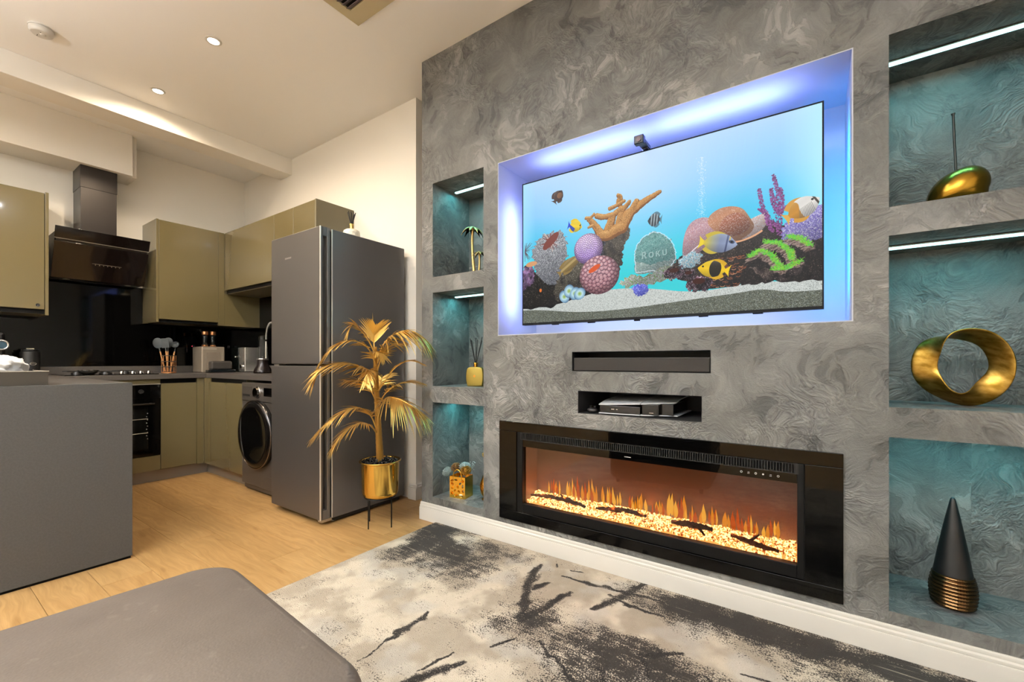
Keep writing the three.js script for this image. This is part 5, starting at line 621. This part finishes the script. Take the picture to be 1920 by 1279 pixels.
// ---------------------------------------------------------------- kitchen cupboards
const WT = 0.933, WB = 0.893, KF = -4.66, BF = 0.36;     // worktop top and underside, door faces of the two runs
const dark = std(0x070605, 0.6, 0, { specularIntensity: 0.3 });
{ // wall cupboards
  let t = thing('wall_cupboard', 'olive gloss wall cupboard left of the cooker hood with a small round lock', 'wall cupboard');
  mesh('carcass', bx(XK + 0.001, -4.902, 1.412, 2.345, 1.345, 2.3), oliveSide, t); mesh('side_panel', bx(XK + 0.001, -4.872, 1.402, 2.352, 1.326, 1.345, 0.0015), olive, t);
  mesh('door', bx(-4.9, -4.88, 1.447, 2.345, 1.3475, 1.84, 0.002), olive, t); mesh('door', bx(-4.9, -4.88, 1.447, 2.345, 1.843, 2.3, 0.002), olive, t); mesh('handle_channel', bx(-4.92, -4.9, 1.413, 1.446, 1.346, 2.3), dark, t);
  mesh('lock', [cyl(0.012, 0.012, 0.004, 24, -4.879, 1.477, 1.383, 'x')], blackSatin, t); mesh('key_slot', bx(-4.8775, -4.8762, 1.473, 1.481, 1.3815, 1.3845), chrome, t);
  t = thing('wall_cupboard', 'large olive gloss wall cupboard in the corner right of the cooker hood', 'wall cupboard');
  mesh('carcass', bx(XK + 0.001, -4.902, 1.406, 2.335, ZB + 0.002, 0.636), oliveSide, t); mesh('side_panel', bx(XK + 0.001, -4.878, 1.402, 2.338, 0.636, 0.655, 0.0015), olive, t);
  mesh('door', bx(-4.9, -4.88, 1.432, 2.334, 0.156, 0.6345, 0.002), olive, t); mesh('handle_channel', bx(-4.918, -4.9, 1.406, 1.431, 0.156, 0.635), dark, t);
  mesh('filler_panel', [bx(-4.902, -4.881, 1.402, 2.335, 0.101, 0.1545, 0.001), bx(-4.902, -4.881, 1.402, 1.722, ZB + 0.002, 0.1005)], olive, t);
  const up = (x0, x1, label, open) => {
    const c = thing('wall_cupboard', label, 'wall cupboard');
    mesh('carcass', bx(x0, x1, 1.722, 2.335, ZB + 0.002, 0.078), oliveSide, c);
    mesh('door', bx(x0 + 0.0015, x1 - 0.0015, open ? 1.757 : 1.73, 2.334, 0.08, 0.1, 0.002), olive, c);
    if (open) mesh('handle_channel', bx(x0 + 0.002, x1 - 0.002, 1.727, 1.755, 0.06, 0.081), dark, c);
    return c;
  };
  up(-4.878, -3.895, 'wide short olive wall cupboard over the sink beside the corner', true); up(-3.8935, -3.5775, 'narrow olive wall cupboard above the left half of the fridge', false);
  t = up(-3.576, -3.256, 'olive wall cupboard above the right half of the fridge with a plain end panel', false); mesh('end_panel', bx(-3.256, -3.236, 1.72, 2.337, ZB + 0.002, 0.101, 0.0015), oliveSide, t);
}
{ // base cupboards
  let t = thing('base_cupboard', 'olive base cupboard between the oven and the corner', 'base cupboard');
  mesh('carcass', bx(XK + 0.001, KF - 0.022, 0.1, WB - 0.001, 0.37, 0.684), oliveSide, t); mesh('door', bx(KF - 0.02, KF, 0.108, 0.852, 0.417, 0.683, 0.002), olive, t); mesh('handle_channel', bx(KF - 0.035, KF - 0.02, 0.853, WB - 0.001, 0.417, 0.683), dark, t); mesh('corner_post', bx(KF - 0.02, KF, 0.1, WB - 0.001, BF + 0.0005, 0.4155, 0.001), olive, t);
  t = thing('base_cupboard', 'olive base cupboard between the corner and the washing machine', 'base cupboard');
  mesh('carcass', bx(KF - 0.02, -3.868, 0.1, WB - 0.001, ZB + 0.002, BF - 0.022), oliveSide, t); mesh('door', bx(-4.545, -3.872, 0.102, 0.857, BF - 0.02, BF, 0.002), olive, t); mesh('handle_channel', bx(-4.545, -3.872, 0.858, WB - 0.001, BF - 0.035, BF - 0.02), dark, t); mesh('corner_post', bx(KF - 0.001, -4.547, 0.1, WB - 0.001, BF - 0.02, BF, 0.001), olive, t);
  t = thing('plinth', 'brushed steel plinth under the cooker side base units', 'plinth'); mesh('board', bx(-4.735, -4.72, 0, 0.098, 0.31, 1.29), std(0x8f8880, 0.35, 0.5), t);
  t = thing('plinth', 'brushed steel plinth under the base cupboard beside the washing machine', 'plinth'); mesh('board', bx(-4.719, -3.87, 0, 0.098, 0.296, 0.31), std(0x8f8880, 0.35, 0.5), t); mesh('leg', cyl(0.012, 0.012, 0.098, 12, -4.6, 0.049, 0.285), blackSatin, t);
}
{ // worktop
  const up = new THREE.Shape(); up.moveTo(XK + 0.001, ZB + 0.001); up.lineTo(-3.165, ZB + 0.001); up.lineTo(-3.165, 0.347); up.lineTo(-4.64, 0.347); up.lineTo(-4.64, 1.292); up.lineTo(-3.0205, 1.292); up.lineTo(-3.0205, 1.9); up.lineTo(XK + 0.001, 1.9); up.closePath();
  const g = new THREE.ExtrudeGeometry(up, { depth: WT - WB - 0.003, bevelEnabled: true, bevelThickness: 0.0015, bevelSize: 0.0015, bevelOffset: -0.0015, bevelSegments: 2 }).rotateX(Math.PI / 2).translate(0, WT - 0.0015, 0);
  const t = thing('worktop', 'grey stone effect worktop running round the kitchen in a U', 'worktop');
  mesh('slab', uvBox(g, 0.5), stone, t); mesh('upstand', [uvBox(bx(XK + 0.001, XK + 0.016, WT, 1.0, ZB + 0.001, 2.3), 0.5), uvBox(bx(XK + 0.016, -3.17, WT, 1.0, ZB + 0.001, ZB + 0.016), 0.5)], stone, t);
}
{
  let t = thing('splashback', 'glossy black glass splashback on the wall behind the hob', 'splashback'); mesh('glass', bx(XK + 0.001, XK + 0.008, 1.0005, 1.74, ZB + 0.002, 2.3), std(0x030303, 0.05, 0, { ior: 1.3 }), t);
  t = thing('splashback', 'glossy black glass splashback on the back wall behind the tap', 'splashback'); mesh('glass', bx(XK + 0.009, -3.17, 1.0005, 1.721, ZB + 0.001, ZB + 0.008), std(0x030303, 0.05, 0, { ior: 1.3 }), t);
}
{ // peninsula
  const t = thing('peninsula_end', 'large grey end panel of the kitchen peninsula on a dark plinth gap', 'kitchen peninsula');
  mesh('end_panel', uvBox(bx(-3.02, -2.983, 0.013, 0.9335, 1.2915, 1.902, 0.001), 0.6), panelGrey, t, 'flat grey stone effect end panel');
  mesh('carcass', bx(-4.6, -3.021, 0.013, 0.892, 1.31, 1.898), oliveSide, t); mesh('plinth', bx(-4.6, -2.99, 0.0, 0.0128, 1.297, 1.88), dark, t);
}
{ // oven
  const t = thing('oven', 'built-in black glass oven under the hob', 'oven'), z0 = 0.687, z1 = 1.285;
  mesh('cavity', bx(-5.2, KF - 0.022, 0.238, 0.84, z0, z1), blackMatte, t);
  mesh('trim_strip', bx(KF - 0.02, KF + 0.003, 0.846, 0.853, z0, z1), alloy, t); mesh('top_filler', bx(KF - 0.02, KF - 0.002, 0.854, WB - 0.001, z0, z1), olive, t); mesh('bottom_filler', bx(KF - 0.02, KF, 0.106, 0.232, z0, z1, 0.001), olive, t);
  mesh('control_panel', bx(KF - 0.02, KF + 0.002, 0.732, 0.845, z0, z1, 0.001), blackGlass, t); for (const z of [0.82, 0.9, 1.06, 1.14]) mesh('knob', cyl(0.018, 0.016, 0.02, 24, KF + 0.011, 0.79, z, 'x'), blackSatin, t);
  mesh('display', bx(KF + 0.002, KF + 0.0026, 0.77, 0.81, 0.95, 1.02), std(0x0a0f12, 0.1), t);
  const d = new THREE.Group(); d.name = 'door'; place(d, t);
  mesh('door_frame', [bx(KF - 0.02, KF + 0.002, 0.236, 0.30, z0, z1), bx(KF - 0.02, KF + 0.002, 0.64, 0.73, z0, z1), bx(KF - 0.02, KF + 0.002, 0.3, 0.64, z0, z0 + 0.085), bx(KF - 0.02, KF + 0.002, 0.3, 0.64, z1 - 0.085, z1)], blackGlass, d);
  mesh('door_glass', bx(KF - 0.008, KF - 0.004, 0.3, 0.64, z0 + 0.085, z1 - 0.085), std(0x0b0c0b, 0.05), d);
  mesh('handle', [cyl(0.007, 0.007, 0.5, 16, KF + 0.035, 0.683, 0.986, 'z'), bx(KF, KF + 0.035, 0.677, 0.689, 0.75, 0.765), bx(KF, KF + 0.035, 0.677, 0.689, 1.205, 1.22)], darkSteel, d);
  for (const y of [0.435, 0.555]) mesh('rack', [cyl(0.003, 0.003, 0.43, 8, KF - 0.002, y, 0.986, 'z')], alloy, t);
  for (let k = 0; k < 9; k++) mesh('reflection_dot', new THREE.SphereGeometry(0.004, 10, 8).translate(KF - 0.002, 0.385 + k * 0.027, 0.775 + (k % 2) * 0.006), alloy, t);  // small beads modelled in place of reflections on the oven glass
}
{ // washing machine
  const t = thing('washing_machine', 'grey washing machine with a big dark round door beside the fridge', 'washing machine'), x0 = -3.862, x1 = -3.262, F = 0.375;
  const body = std(0x57514b, 0.38, 0.5);
  mesh('cabinet', bx(x0, x1, 0.012, 0.872, -0.2, F - 0.02, 0.006), body, t); mesh('front', bx(x0, x1, 0.055, 0.725, F - 0.02, F, 0.006), body, t); mesh('control_panel', bx(x0, x1, 0.728, 0.872, F - 0.02, F + 0.002, 0.006), body, t);
  mesh('drawer', bx(x0 + 0.02, x0 + 0.18, 0.76, 0.845, F + 0.002, F + 0.006, 0.003), body, t); mesh('drawer_grip', bx(x0 + 0.03, x0 + 0.15, 0.766, 0.782, F + 0.0055, F + 0.0075), blackSatin, t);
  mesh('dial', [cyl(0.042, 0.038, 0.022, 40, x0 + 0.27, 0.8, F + 0.013, 'z'), new THREE.TorusGeometry(0.044, 0.004, 8, 40).translate(x0 + 0.27, 0.8, F + 0.004)], chrome, t); mesh('display', bx(x0 + 0.37, x0 + 0.56, 0.775, 0.84, F + 0.002, F + 0.004), std(0x060606, 0.1), t);
  const d = new THREE.Group(); d.name = 'door'; d.position.set(x0 + 0.282, 0.475, F); place(d, t);
  mesh('door_ring', lathe([[0.2, 0], [0.262, 0], [0.268, 0.012], [0.262, 0.035], [0.245, 0.048], [0.215, 0.05], [0.2, 0.04]], 80).rotateX(Math.PI / 2), std(0x100e0e, 0.16, 0.3), d); mesh('chrome_rim', new THREE.TorusGeometry(0.264, 0.003, 12, 80).translate(0, 0, 0.036), std(0x9a8f8c, 0.15, 1), d);
  mesh('door_glass', lathe([[0.0, 0.03], [0.1, 0.034], [0.18, 0.042], [0.216, 0.051]], 64).rotateX(Math.PI / 2), std(0x070707, 0.06, 0, { side: THREE.DoubleSide }), d);
  mesh('filter_flap', bx(x1 - 0.2, x1 - 0.08, 0.08, 0.16, F, F + 0.003, 0.002), body, t); mesh('kick_gap', bx(x0 + 0.02, x1 - 0.02, 0.014, 0.054, F - 0.04, F - 0.021), blackMatte, t);
  for (const x of [x0 + 0.05, x1 - 0.05]) mesh('foot', cyl(0.02, 0.02, 0.013, 16, x, 0.0067, 0.3), blackSatin, t);
}
{ // cooker hood
  const t = thing('cooker_hood', 'angled black glass cooker hood with a dark steel chimney', 'cooker hood');
  mesh('chimney', bx(XK + 0.001, -5.0, 2.08, 2.683, 0.897, 1.125, 0.002), std(0x383432, 0.3, 0.7), t); mesh('chimney_sleeve', bx(XK + 0.001, -4.997, 2.5, 2.6835, 0.894, 1.128, 0.002), std(0x332f2d, 0.3, 0.7), t);
  const side = new THREE.Shape(); side.moveTo(0, 1.742); side.lineTo(0.125, 1.742); side.lineTo(0.275, 2.04); side.lineTo(0.275, 2.085); side.lineTo(0, 2.085); side.closePath();
  mesh('body', new THREE.ExtrudeGeometry(side, { depth: 0.588, bevelEnabled: false }).rotateY(0).applyMatrix4(new THREE.Matrix4().makeBasis(V(1, 0, 0), V(0, 1, 0), V(0, 0, 1))).translate(XK + 0.001, 0, 0.692), blackSatin, t);
  const T = V(-4.93, 2.125, 0), B = V(-5.1, 1.735, 0), dv = T.clone().sub(B), L = dv.length(), ang = Math.atan2(-(T.x - B.x), dv.y), nx = Math.cos(ang), gl = std(0x0d0807, 0.06);
  const pan = (y0, y1, name, th = 0.008) => { const g = bx(-th / 2, th / 2, y0, y1, 0.686, 1.284, 0.002); g.rotateZ(ang).translate(B.x + 0.012, B.y, 0); return mesh(name, g, name === 'intake_strip' ? darkSteel : gl, t); };
  pan(0, L * 0.72, 'lower_glass'); pan(L * 0.775, L, 'upper_glass'); const s1 = bx(-0.012, -0.004, L * 0.7, L * 0.8, 0.7, 1.27).rotateZ(ang).translate(B.x + 0.012, B.y, 0); mesh('intake_strip', s1, darkSteel, t); mesh('trim_line', bx(0.001, 0.0055, L * 0.765, L * 0.775, 0.686, 1.284).rotateZ(ang).translate(B.x + 0.012, B.y, 0), alloy, t);
  mesh('touch_controls', [bx(0.004, 0.005, L * 0.358, L * 0.364, 0.86, 1.05), ...[0, 1, 2, 3, 4, 5, 6].map((k) => bx(0.004, 0.005, L * 0.335, L * 0.345, 0.87 + k * 0.026, 0.876 + k * 0.026))].map((g) => g.rotateZ(ang).translate(B.x + 0.012, B.y, 0)), alloy, t);
  for (const z of [0.78, 1.18]) { mesh('lamp_lens', cyl(0.022, 0.022, 0.004, 20, -5.18, 1.7405, z), std(0xb9b4a8, 0.3), t); }
}
{ // hob
  const t = thing('hob', 'black glass gas hob with four chrome knobs set in the worktop', 'hob');
  mesh('plate', bx(-5.18, -4.68, WT, WT + 0.007, 0.69, 1.27, 0.002), blackGlass, t);
  for (const [x, z, r] of [[-5.05, 0.83, 0.032], [-4.86, 1.0, 0.042], [-5.05, 1.14, 0.036]]) { mesh('burner', [cyl(r, r * 0.9, 0.012, 28, x, WT + 0.012, z), cyl(r * 0.75, r * 0.7, 0.007, 28, x, WT + 0.021, z)], blackSatin, t); mesh('pan_support', [0, 1].map((k) => bx(-0.1, 0.1, 0.026, 0.032, -0.004, 0.004).rotateY(k * Math.PI / 2 + 0.785).translate(x, WT, z)), blackMatte, t); }
  for (const z of [0.747, 0.80, 0.853, 0.925]) mesh('knob', lathe([[0, 0.026], [0.012, 0.025], [0.0145, 0.02], [0.0165, 0.002], [0.0165, 0], [0, 0]], 28).translate(-4.735, WT + 0.007, z), chrome, t);
}
{
  const t = thing('trinket_dish', 'small shiny silver scalloped dish at the left end of the hob', 'dish', [-4.8, WT + 0.0075, 1.115]);
  const g = lathe([[0, 0], [0.034, 0], [0.05, 0.012], [0.062, 0.032], [0.06, 0.034], [0.046, 0.015], [0.03, 0.004], [0, 0.004]], 72), p = g.attributes.position; for (let i = 0; i < p.count; i++) { const a = Math.atan2(p.getZ(i), p.getX(i)), k = 1 + 0.06 * Math.sin(a * 12) * (p.getY(i) / 0.034); p.setX(i, p.getX(i) * k); p.setZ(i, p.getZ(i) * k); } g.computeVertexNormals(); mesh('bowl', g, chrome, t);
}

// ---------------------------------------------------------------- things on the worktop
{
  const t = thing('utensil_holder', 'copper wire utensil holder on the worktop right of the hob', 'utensil holder', [-5.0, WT + 0.0005, 0.525]);
  mesh('base_ring', lathe([[0, 0], [0.056, 0], [0.058, 0.004], [0.056, 0.012], [0, 0.006]], 40), copper, t);
  for (const y of [0.06, 0.11, 0.165]) mesh('hoop', new THREE.TorusGeometry(0.055, 0.0035, 8, 40).rotateX(Math.PI / 2).translate(0, y, 0), y > 0.15 ? darkSteel : blackSatin, t);
  for (let k = 0; k < 12; k++) { const a = k / 12 * 6.283; mesh('upright', cyl(0.0022, 0.0022, 0.165, 8, Math.cos(a) * 0.055, 0.083, Math.sin(a) * 0.055), copper, t); }
  const gu = std(0x363b3e, 0.55), wood = std(0xb98452, 0.55);
  const spoon = (label, at, tiltx, tiltz, kind) => { const u = thing('utensil', label, kind === 0 ? 'spoon' : kind === 1 ? 'spatula' : 'ladle', at); u.rotation.set(tiltx, 0.9, tiltz);
    mesh('handle', cyl(0.0065, 0.0055, 0.19, 12, 0, 0.1, 0), wood, u, 'light wooden handle');
    mesh('shaft', cyl(0.0045, 0.005, 0.04, 10, 0, 0.212, 0), gu, u);
    if (kind === 0) mesh('bowl', new THREE.SphereGeometry(1, 24, 16).scale(0.042, 0.05, 0.008).translate(0, 0.275, 0), gu, u); else if (kind === 1) mesh('blade', bx(-0.03, 0.03, 0.225, 0.315, -0.0025, 0.0025, 0.002), gu, u); else mesh('scoop', lathe([[0, 0], [0.022, 0.006], [0.033, 0.026], [0.031, 0.026], [0.02, 0.009], [0, 0.003]], 28).rotateX(1.1).translate(0, 0.25, 0), gu, u); };
  spoon('grey silicone spoon with a wooden handle standing furthest left in the copper holder', [-5.005, WT + 0.013, 0.55], 0.02, 0.19, 0); spoon('grey silicone spatula with a wooden handle standing in the middle of the copper holder', [-4.985, WT + 0.013, 0.535], 0.1, -0.02, 1); spoon('grey silicone ladle with a wooden handle leaning right in the copper holder', [-5.012, WT + 0.013, 0.51], -0.08, -0.1, 2);
  spoon('small grey silicone spoon with a wooden handle at the back of the copper holder', [-5.025, WT + 0.013, 0.528], -0.06, 0.04, 0);
}
{
  const t = thing('double_socket', 'black glass double wall socket with chrome edges and a red neon', 'socket'), z0 = 0.115, z1 = 0.30, y0 = 1.135, y1 = 1.225;
  mesh('plate', bx(XK + 0.008, XK + 0.016, y0, y1, z0, z1, 0.001), blackGlass, t); mesh('chrome_edge', bx(XK + 0.008, XK + 0.018, y0, y1, z1, z1 + 0.006), chrome, t); mesh('chrome_edge', bx(XK + 0.008, XK + 0.018, y0, y1, z0 - 0.006, z0), chrome, t);
  mesh('neon', cyl(0.005, 0.005, 0.003, 14, XK + 0.017, 1.2, 0.257, 'x'), glow([1, 0.05, 0.1], 1.6), t); for (const z of [0.165, 0.245]) mesh('rocker', bx(XK + 0.016, XK + 0.019, 1.185, 1.215, z - 0.012, z + 0.012, 0.001), blackSatin, t);
  const p = thing('double_socket', 'black glass double wall socket with chrome edges nearest the corner', 'socket');
  mesh('plate', bx(XK + 0.008, XK + 0.016, y0, y1, -0.2, -0.035, 0.001), blackGlass, p); mesh('chrome_edge', bx(XK + 0.008, XK + 0.018, y0, y1, -0.035, -0.029), chrome, p); for (const z of [-0.08, -0.15]) mesh('rocker', bx(XK + 0.016, XK + 0.019, 1.185, 1.215, z - 0.012, z + 0.012, 0.001), blackSatin, p);
}
{
  const t = thing('bread_bin', 'taupe bread bin with rounded edges in the corner of the worktop', 'bread bin', [-5.02, WT + 0.0005, 0.185]);
  mesh('body', bx(-0.13, 0.1, 0, 0.257, -0.105, 0.1, 0.012, 4), std(0x8d8172, 0.3, 0.3), t); mesh('lid_seam', bx(0.0965, 0.1015, 0.232, 0.237, -0.03, 0.09), std(0xd8d0c0, 0.3, 0.5), t); mesh('front_window', bx(0.0965, 0.101, 0.012, 0.2, -0.06, 0.06, 0.001), std(0x756a5d, 0.2), t);
  for (const [z, lb] of [[0.225, 'copper capped dark glass pepper mill standing left on the bread bin'], [0.155, 'copper capped dark glass salt mill standing right on the bread bin']]) {
    const m = thing('spice_mill', lb, 'mill', [-5.01, WT + 0.258, z]);
    mesh('base', lathe([[0, 0], [0.026, 0], [0.026, 0.014], [0.023, 0.018], [0, 0.018]], 32), copper, m); mesh('glass', lathe([[0, 0.018], [0.0235, 0.018], [0.0215, 0.05], [0.0215, 0.09], [0.0235, 0.118], [0, 0.118]], 32), std(0x14181a, 0.12), m); mesh('cap', lathe([[0, 0.118], [0.0265, 0.118], [0.0275, 0.124], [0.0275, 0.15], [0.025, 0.155], [0, 0.156]], 32), copper, m);
  }
  const b = thing('bread_board', 'low dark grey rounded box lying in front of the bread bin', 'box', [-4.86, WT + 0.0005, 0.135]); mesh('body', bx(-0.04, 0.04, 0.028, 0.115, -0.085, 0.105, 0.02, 4), std(0x3b3733, 0.4), b); mesh('tray', bx(-0.055, 0.055, 0, 0.028, -0.11, 0.12, 0.006), std(0x10161a, 0.15), b);
}
{
  const t = thing('toaster', 'black toaster with a shiny chrome end panel and a round dial', 'toaster', [-4.82, WT + 0.0005, -0.08]);
  mesh('body', bx(-0.19, -0.0, 0, 0.255, -0.08, 0.075, 0.015, 4), std(0x0d1110, 0.12), t); mesh('chrome_end', bx(0.0, 0.125, 0.006, 0.252, -0.078, 0.07, 0.006, 3), std(0xe6e6e2, 0.24, 0.9), t); mesh('slot', bx(-0.17, -0.02, 0.252, 0.257, -0.025, -0.005), blackMatte, t); mesh('slot', bx(-0.17, -0.02, 0.252, 0.257, 0.01, 0.03), blackMatte, t);
  mesh('dial', [cyl(0.02, 0.018, 0.014, 28, 0.058, 0.06, 0.077, 'z')], chrome, t); mesh('lever', bx(-0.055, -0.035, 0.15, 0.165, 0.075, 0.095, 0.003), chrome, t);
}
{
  const t = thing('blender', 'small dark blender base with a tall clear cup beside the fridge', 'blender', [-4.245, WT + 0.0005, 0.03]);
  mesh('base', lathe([[0, 0], [0.074, 0], [0.078, 0.01], [0.07, 0.04], [0.05, 0.075], [0.046, 0.125], [0.05, 0.13], [0, 0.132]], 48), std(0x231c1a, 0.25, 0.3), t); mesh('chrome_band', lathe([[0.0465, 0.125], [0.0505, 0.127], [0.0505, 0.137], [0.0465, 0.139]], 48), chrome, t);
  mesh('cup', lathe([[0.044, 0.139], [0.04, 0.2], [0.038, 0.31], [0.034, 0.34], [0.018, 0.352], [0, 0.354]], 40), new THREE.MeshPhysicalMaterial({ color: 0xf2f6f6, transmission: 1, thickness: 0, roughness: 0.03, side: THREE.DoubleSide }), t); mesh('blade', [bx(-0.02, 0.02, 0.15, 0.153, -0.004, 0.004), bx(-0.004, 0.004, 0.15, 0.153, -0.02, 0.02)], chrome, t);
}
{
  const t = thing('kitchen_tap', 'chrome kitchen tap with an arched spring hose behind the blender', 'tap', [-4.49, WT + 0.0005, -0.12]);
  mesh('body', [cyl(0.024, 0.02, 0.02, 28, 0, 0.01, 0), cyl(0.014, 0.014, 0.3, 24, 0, 0.16, 0)], chrome, t);
  const arc = []; for (let k = 0; k <= 16; k++) { const a = Math.PI - k / 16 * Math.PI; arc.push([0.12 + 0.12 * Math.cos(a), 0.33 + 0.16 * Math.sin(a), 0.02 * k / 16]); } arc.push([0.24, 0.24, 0.02]);
  const c = new THREE.CatmullRomCurve3(arc.map((p) => V(...p))); mesh('hose', new THREE.TubeGeometry(c, 60, 0.009, 12), alloy, t);
  const hp = []; for (let i = 0; i <= 700; i++) { const s = i / 700, q = c.getPointAt(s), tn = c.getTangentAt(s), n = V(0, 0, 1), b = V().crossVectors(tn, n).normalize(), a = s * Math.PI * 2 * 44; hp.push(q.addScaledVector(n, Math.cos(a) * 0.0115).addScaledVector(b, Math.sin(a) * 0.0115)); } mesh('spring', new THREE.TubeGeometry(new THREE.CatmullRomCurve3(hp), 900, 0.0018, 5), chrome, t);
  mesh('spray_head', cyl(0.014, 0.018, 0.1, 24, 0.24, 0.2, 0.02), chrome, t); mesh('lever', [rod([0, 0.09, 0], [-0.05, 0.13, 0.03], 0.005), cyl(0.012, 0.012, 0.03, 18, -0.012, 0.09, 0.004, 'x')], chrome, t);
}
{
  const t = thing('canister', 'black cylindrical milk frother with a round pale badge on the worktop', 'milk frother', [-5.06, WT + 0.0005, 1.4]);
  mesh('body', lathe([[0, 0], [0.053, 0], [0.056, 0.004], [0.056, 0.045], [0.0545, 0.046], [0.0545, 0.185], [0.05, 0.191], [0, 0.192]], 48), std(0x141313, 0.4), t); mesh('lid', lathe([[0, 0.192], [0.048, 0.192], [0.05, 0.2], [0.046, 0.206], [0, 0.207]], 40), blackSatin, t); mesh('lid_grip', bx(-0.012, 0.012, 0.206, 0.215, -0.022, 0.022, 0.003), std(0xa8a090, 0.3, 0.7), t);
  const b = new THREE.Group(); b.name = 'badge'; b.rotation.y = 0.17; place(b, t); mesh('ring', new THREE.TorusGeometry(1, 0.12, 8, 36).scale(0.017, 0.0105, 0.012).rotateY(Math.PI / 2).translate(0.0555, 0.093, 0), alloy, b); mesh('bar', bx(0.054, 0.0562, 0.0915, 0.0945, -0.012, 0.012), alloy, b); mesh('button', cyl(0.004, 0.004, 0.003, 12, 0.0565, 0.045, 0, 'x'), alloy, b);
}
{
  const t = thing('coffee_machine', 'black coffee machine with a round chrome dial at the left edge of the kitchen', 'coffee machine', [-5.07, WT + 0.0005, 1.62]);
  mesh('body', bx(-0.14, 0.04, 0, 0.33, -0.09, 0.12, 0.02, 4), std(0x121112, 0.2), t); mesh('head', bx(0.0, 0.09, 0.22, 0.33, -0.085, 0.115, 0.02, 4), std(0x121112, 0.2), t); mesh('drip_tray', bx(0.03, 0.12, 0, 0.03, -0.085, 0.115, 0.005), alloy, t);
  mesh('dial_ring', new THREE.TorusGeometry(0.034, 0.007, 12, 40).rotateY(Math.PI / 2).translate(0.094, 0.235, -0.065), chrome, t); mesh('dial_face', cyl(0.032, 0.032, 0.004, 32, 0.092, 0.235, -0.065, 'x'), std(0x27404f, 0.15), t); mesh('group_head', cyl(0.028, 0.024, 0.06, 24, 0.05, 0.19, 0.03), chrome, t);
}
{
  const t = thing('metal_tray', 'brushed metal box tray at the edge of the peninsula', 'tray', [-3.2, WT + 0.0005, 1.72]);
  const g = 0.004, w = 0.17, l = 0.125, h = 0.064, m = std(0x4f4a43, 0.34, 0.6);
  mesh('wall', bx(w - g, w, 0, h, -l, l + 0.1), m, t); mesh('wall', bx(-w, -w + g, 0, h, -l, l + 0.1), m, t); mesh('wall', bx(-w + g, w - g, 0, h, -l, -l + g), m, t); mesh('wall', bx(-w + g, w - g, 0, h, l + 0.1 - g, l + 0.1), m, t); mesh('base', bx(-w + g, w - g, 0, g, -l + g, l + 0.1 - g), m, t);
  mesh('rim', [bx(w - 0.007, w + 0.003, h, h + 0.004, -l - 0.003, l + 0.1, 0.0015), bx(-w, w, h, h + 0.004, -l - 0.003, -l + 0.005, 0.0015)], alloy, t);
  const p = thing('paper_tissue', 'crumpled white paper tissue in the metal tray', 'tissue', [-3.2, WT + 0.006, 1.76]);
  const pg = new THREE.SphereGeometry(1, 48, 32), pp = pg.attributes.position; for (let i = 0; i < pp.count; i++) { const x = pp.getX(i), y = pp.getY(i), z = pp.getZ(i), k = 1 + 0.22 * fbm(N1, x * 2 + z, y * 2 - z * 1.3, 3) + 0.14 * Math.abs(N2(x * 3 + 1, z * 3 + y)); pp.setXYZ(i, 0.115 * x * k, Math.max(0, 0.065 + 0.062 * y * k + 0.02 * x), 0.105 * z * k - 0.03 * Math.max(0, y)); } pg.computeVertexNormals(); mesh('sheet', pg, std(0xf4f2ef, 0.85), p);
}
renderer.render(scene, camera);
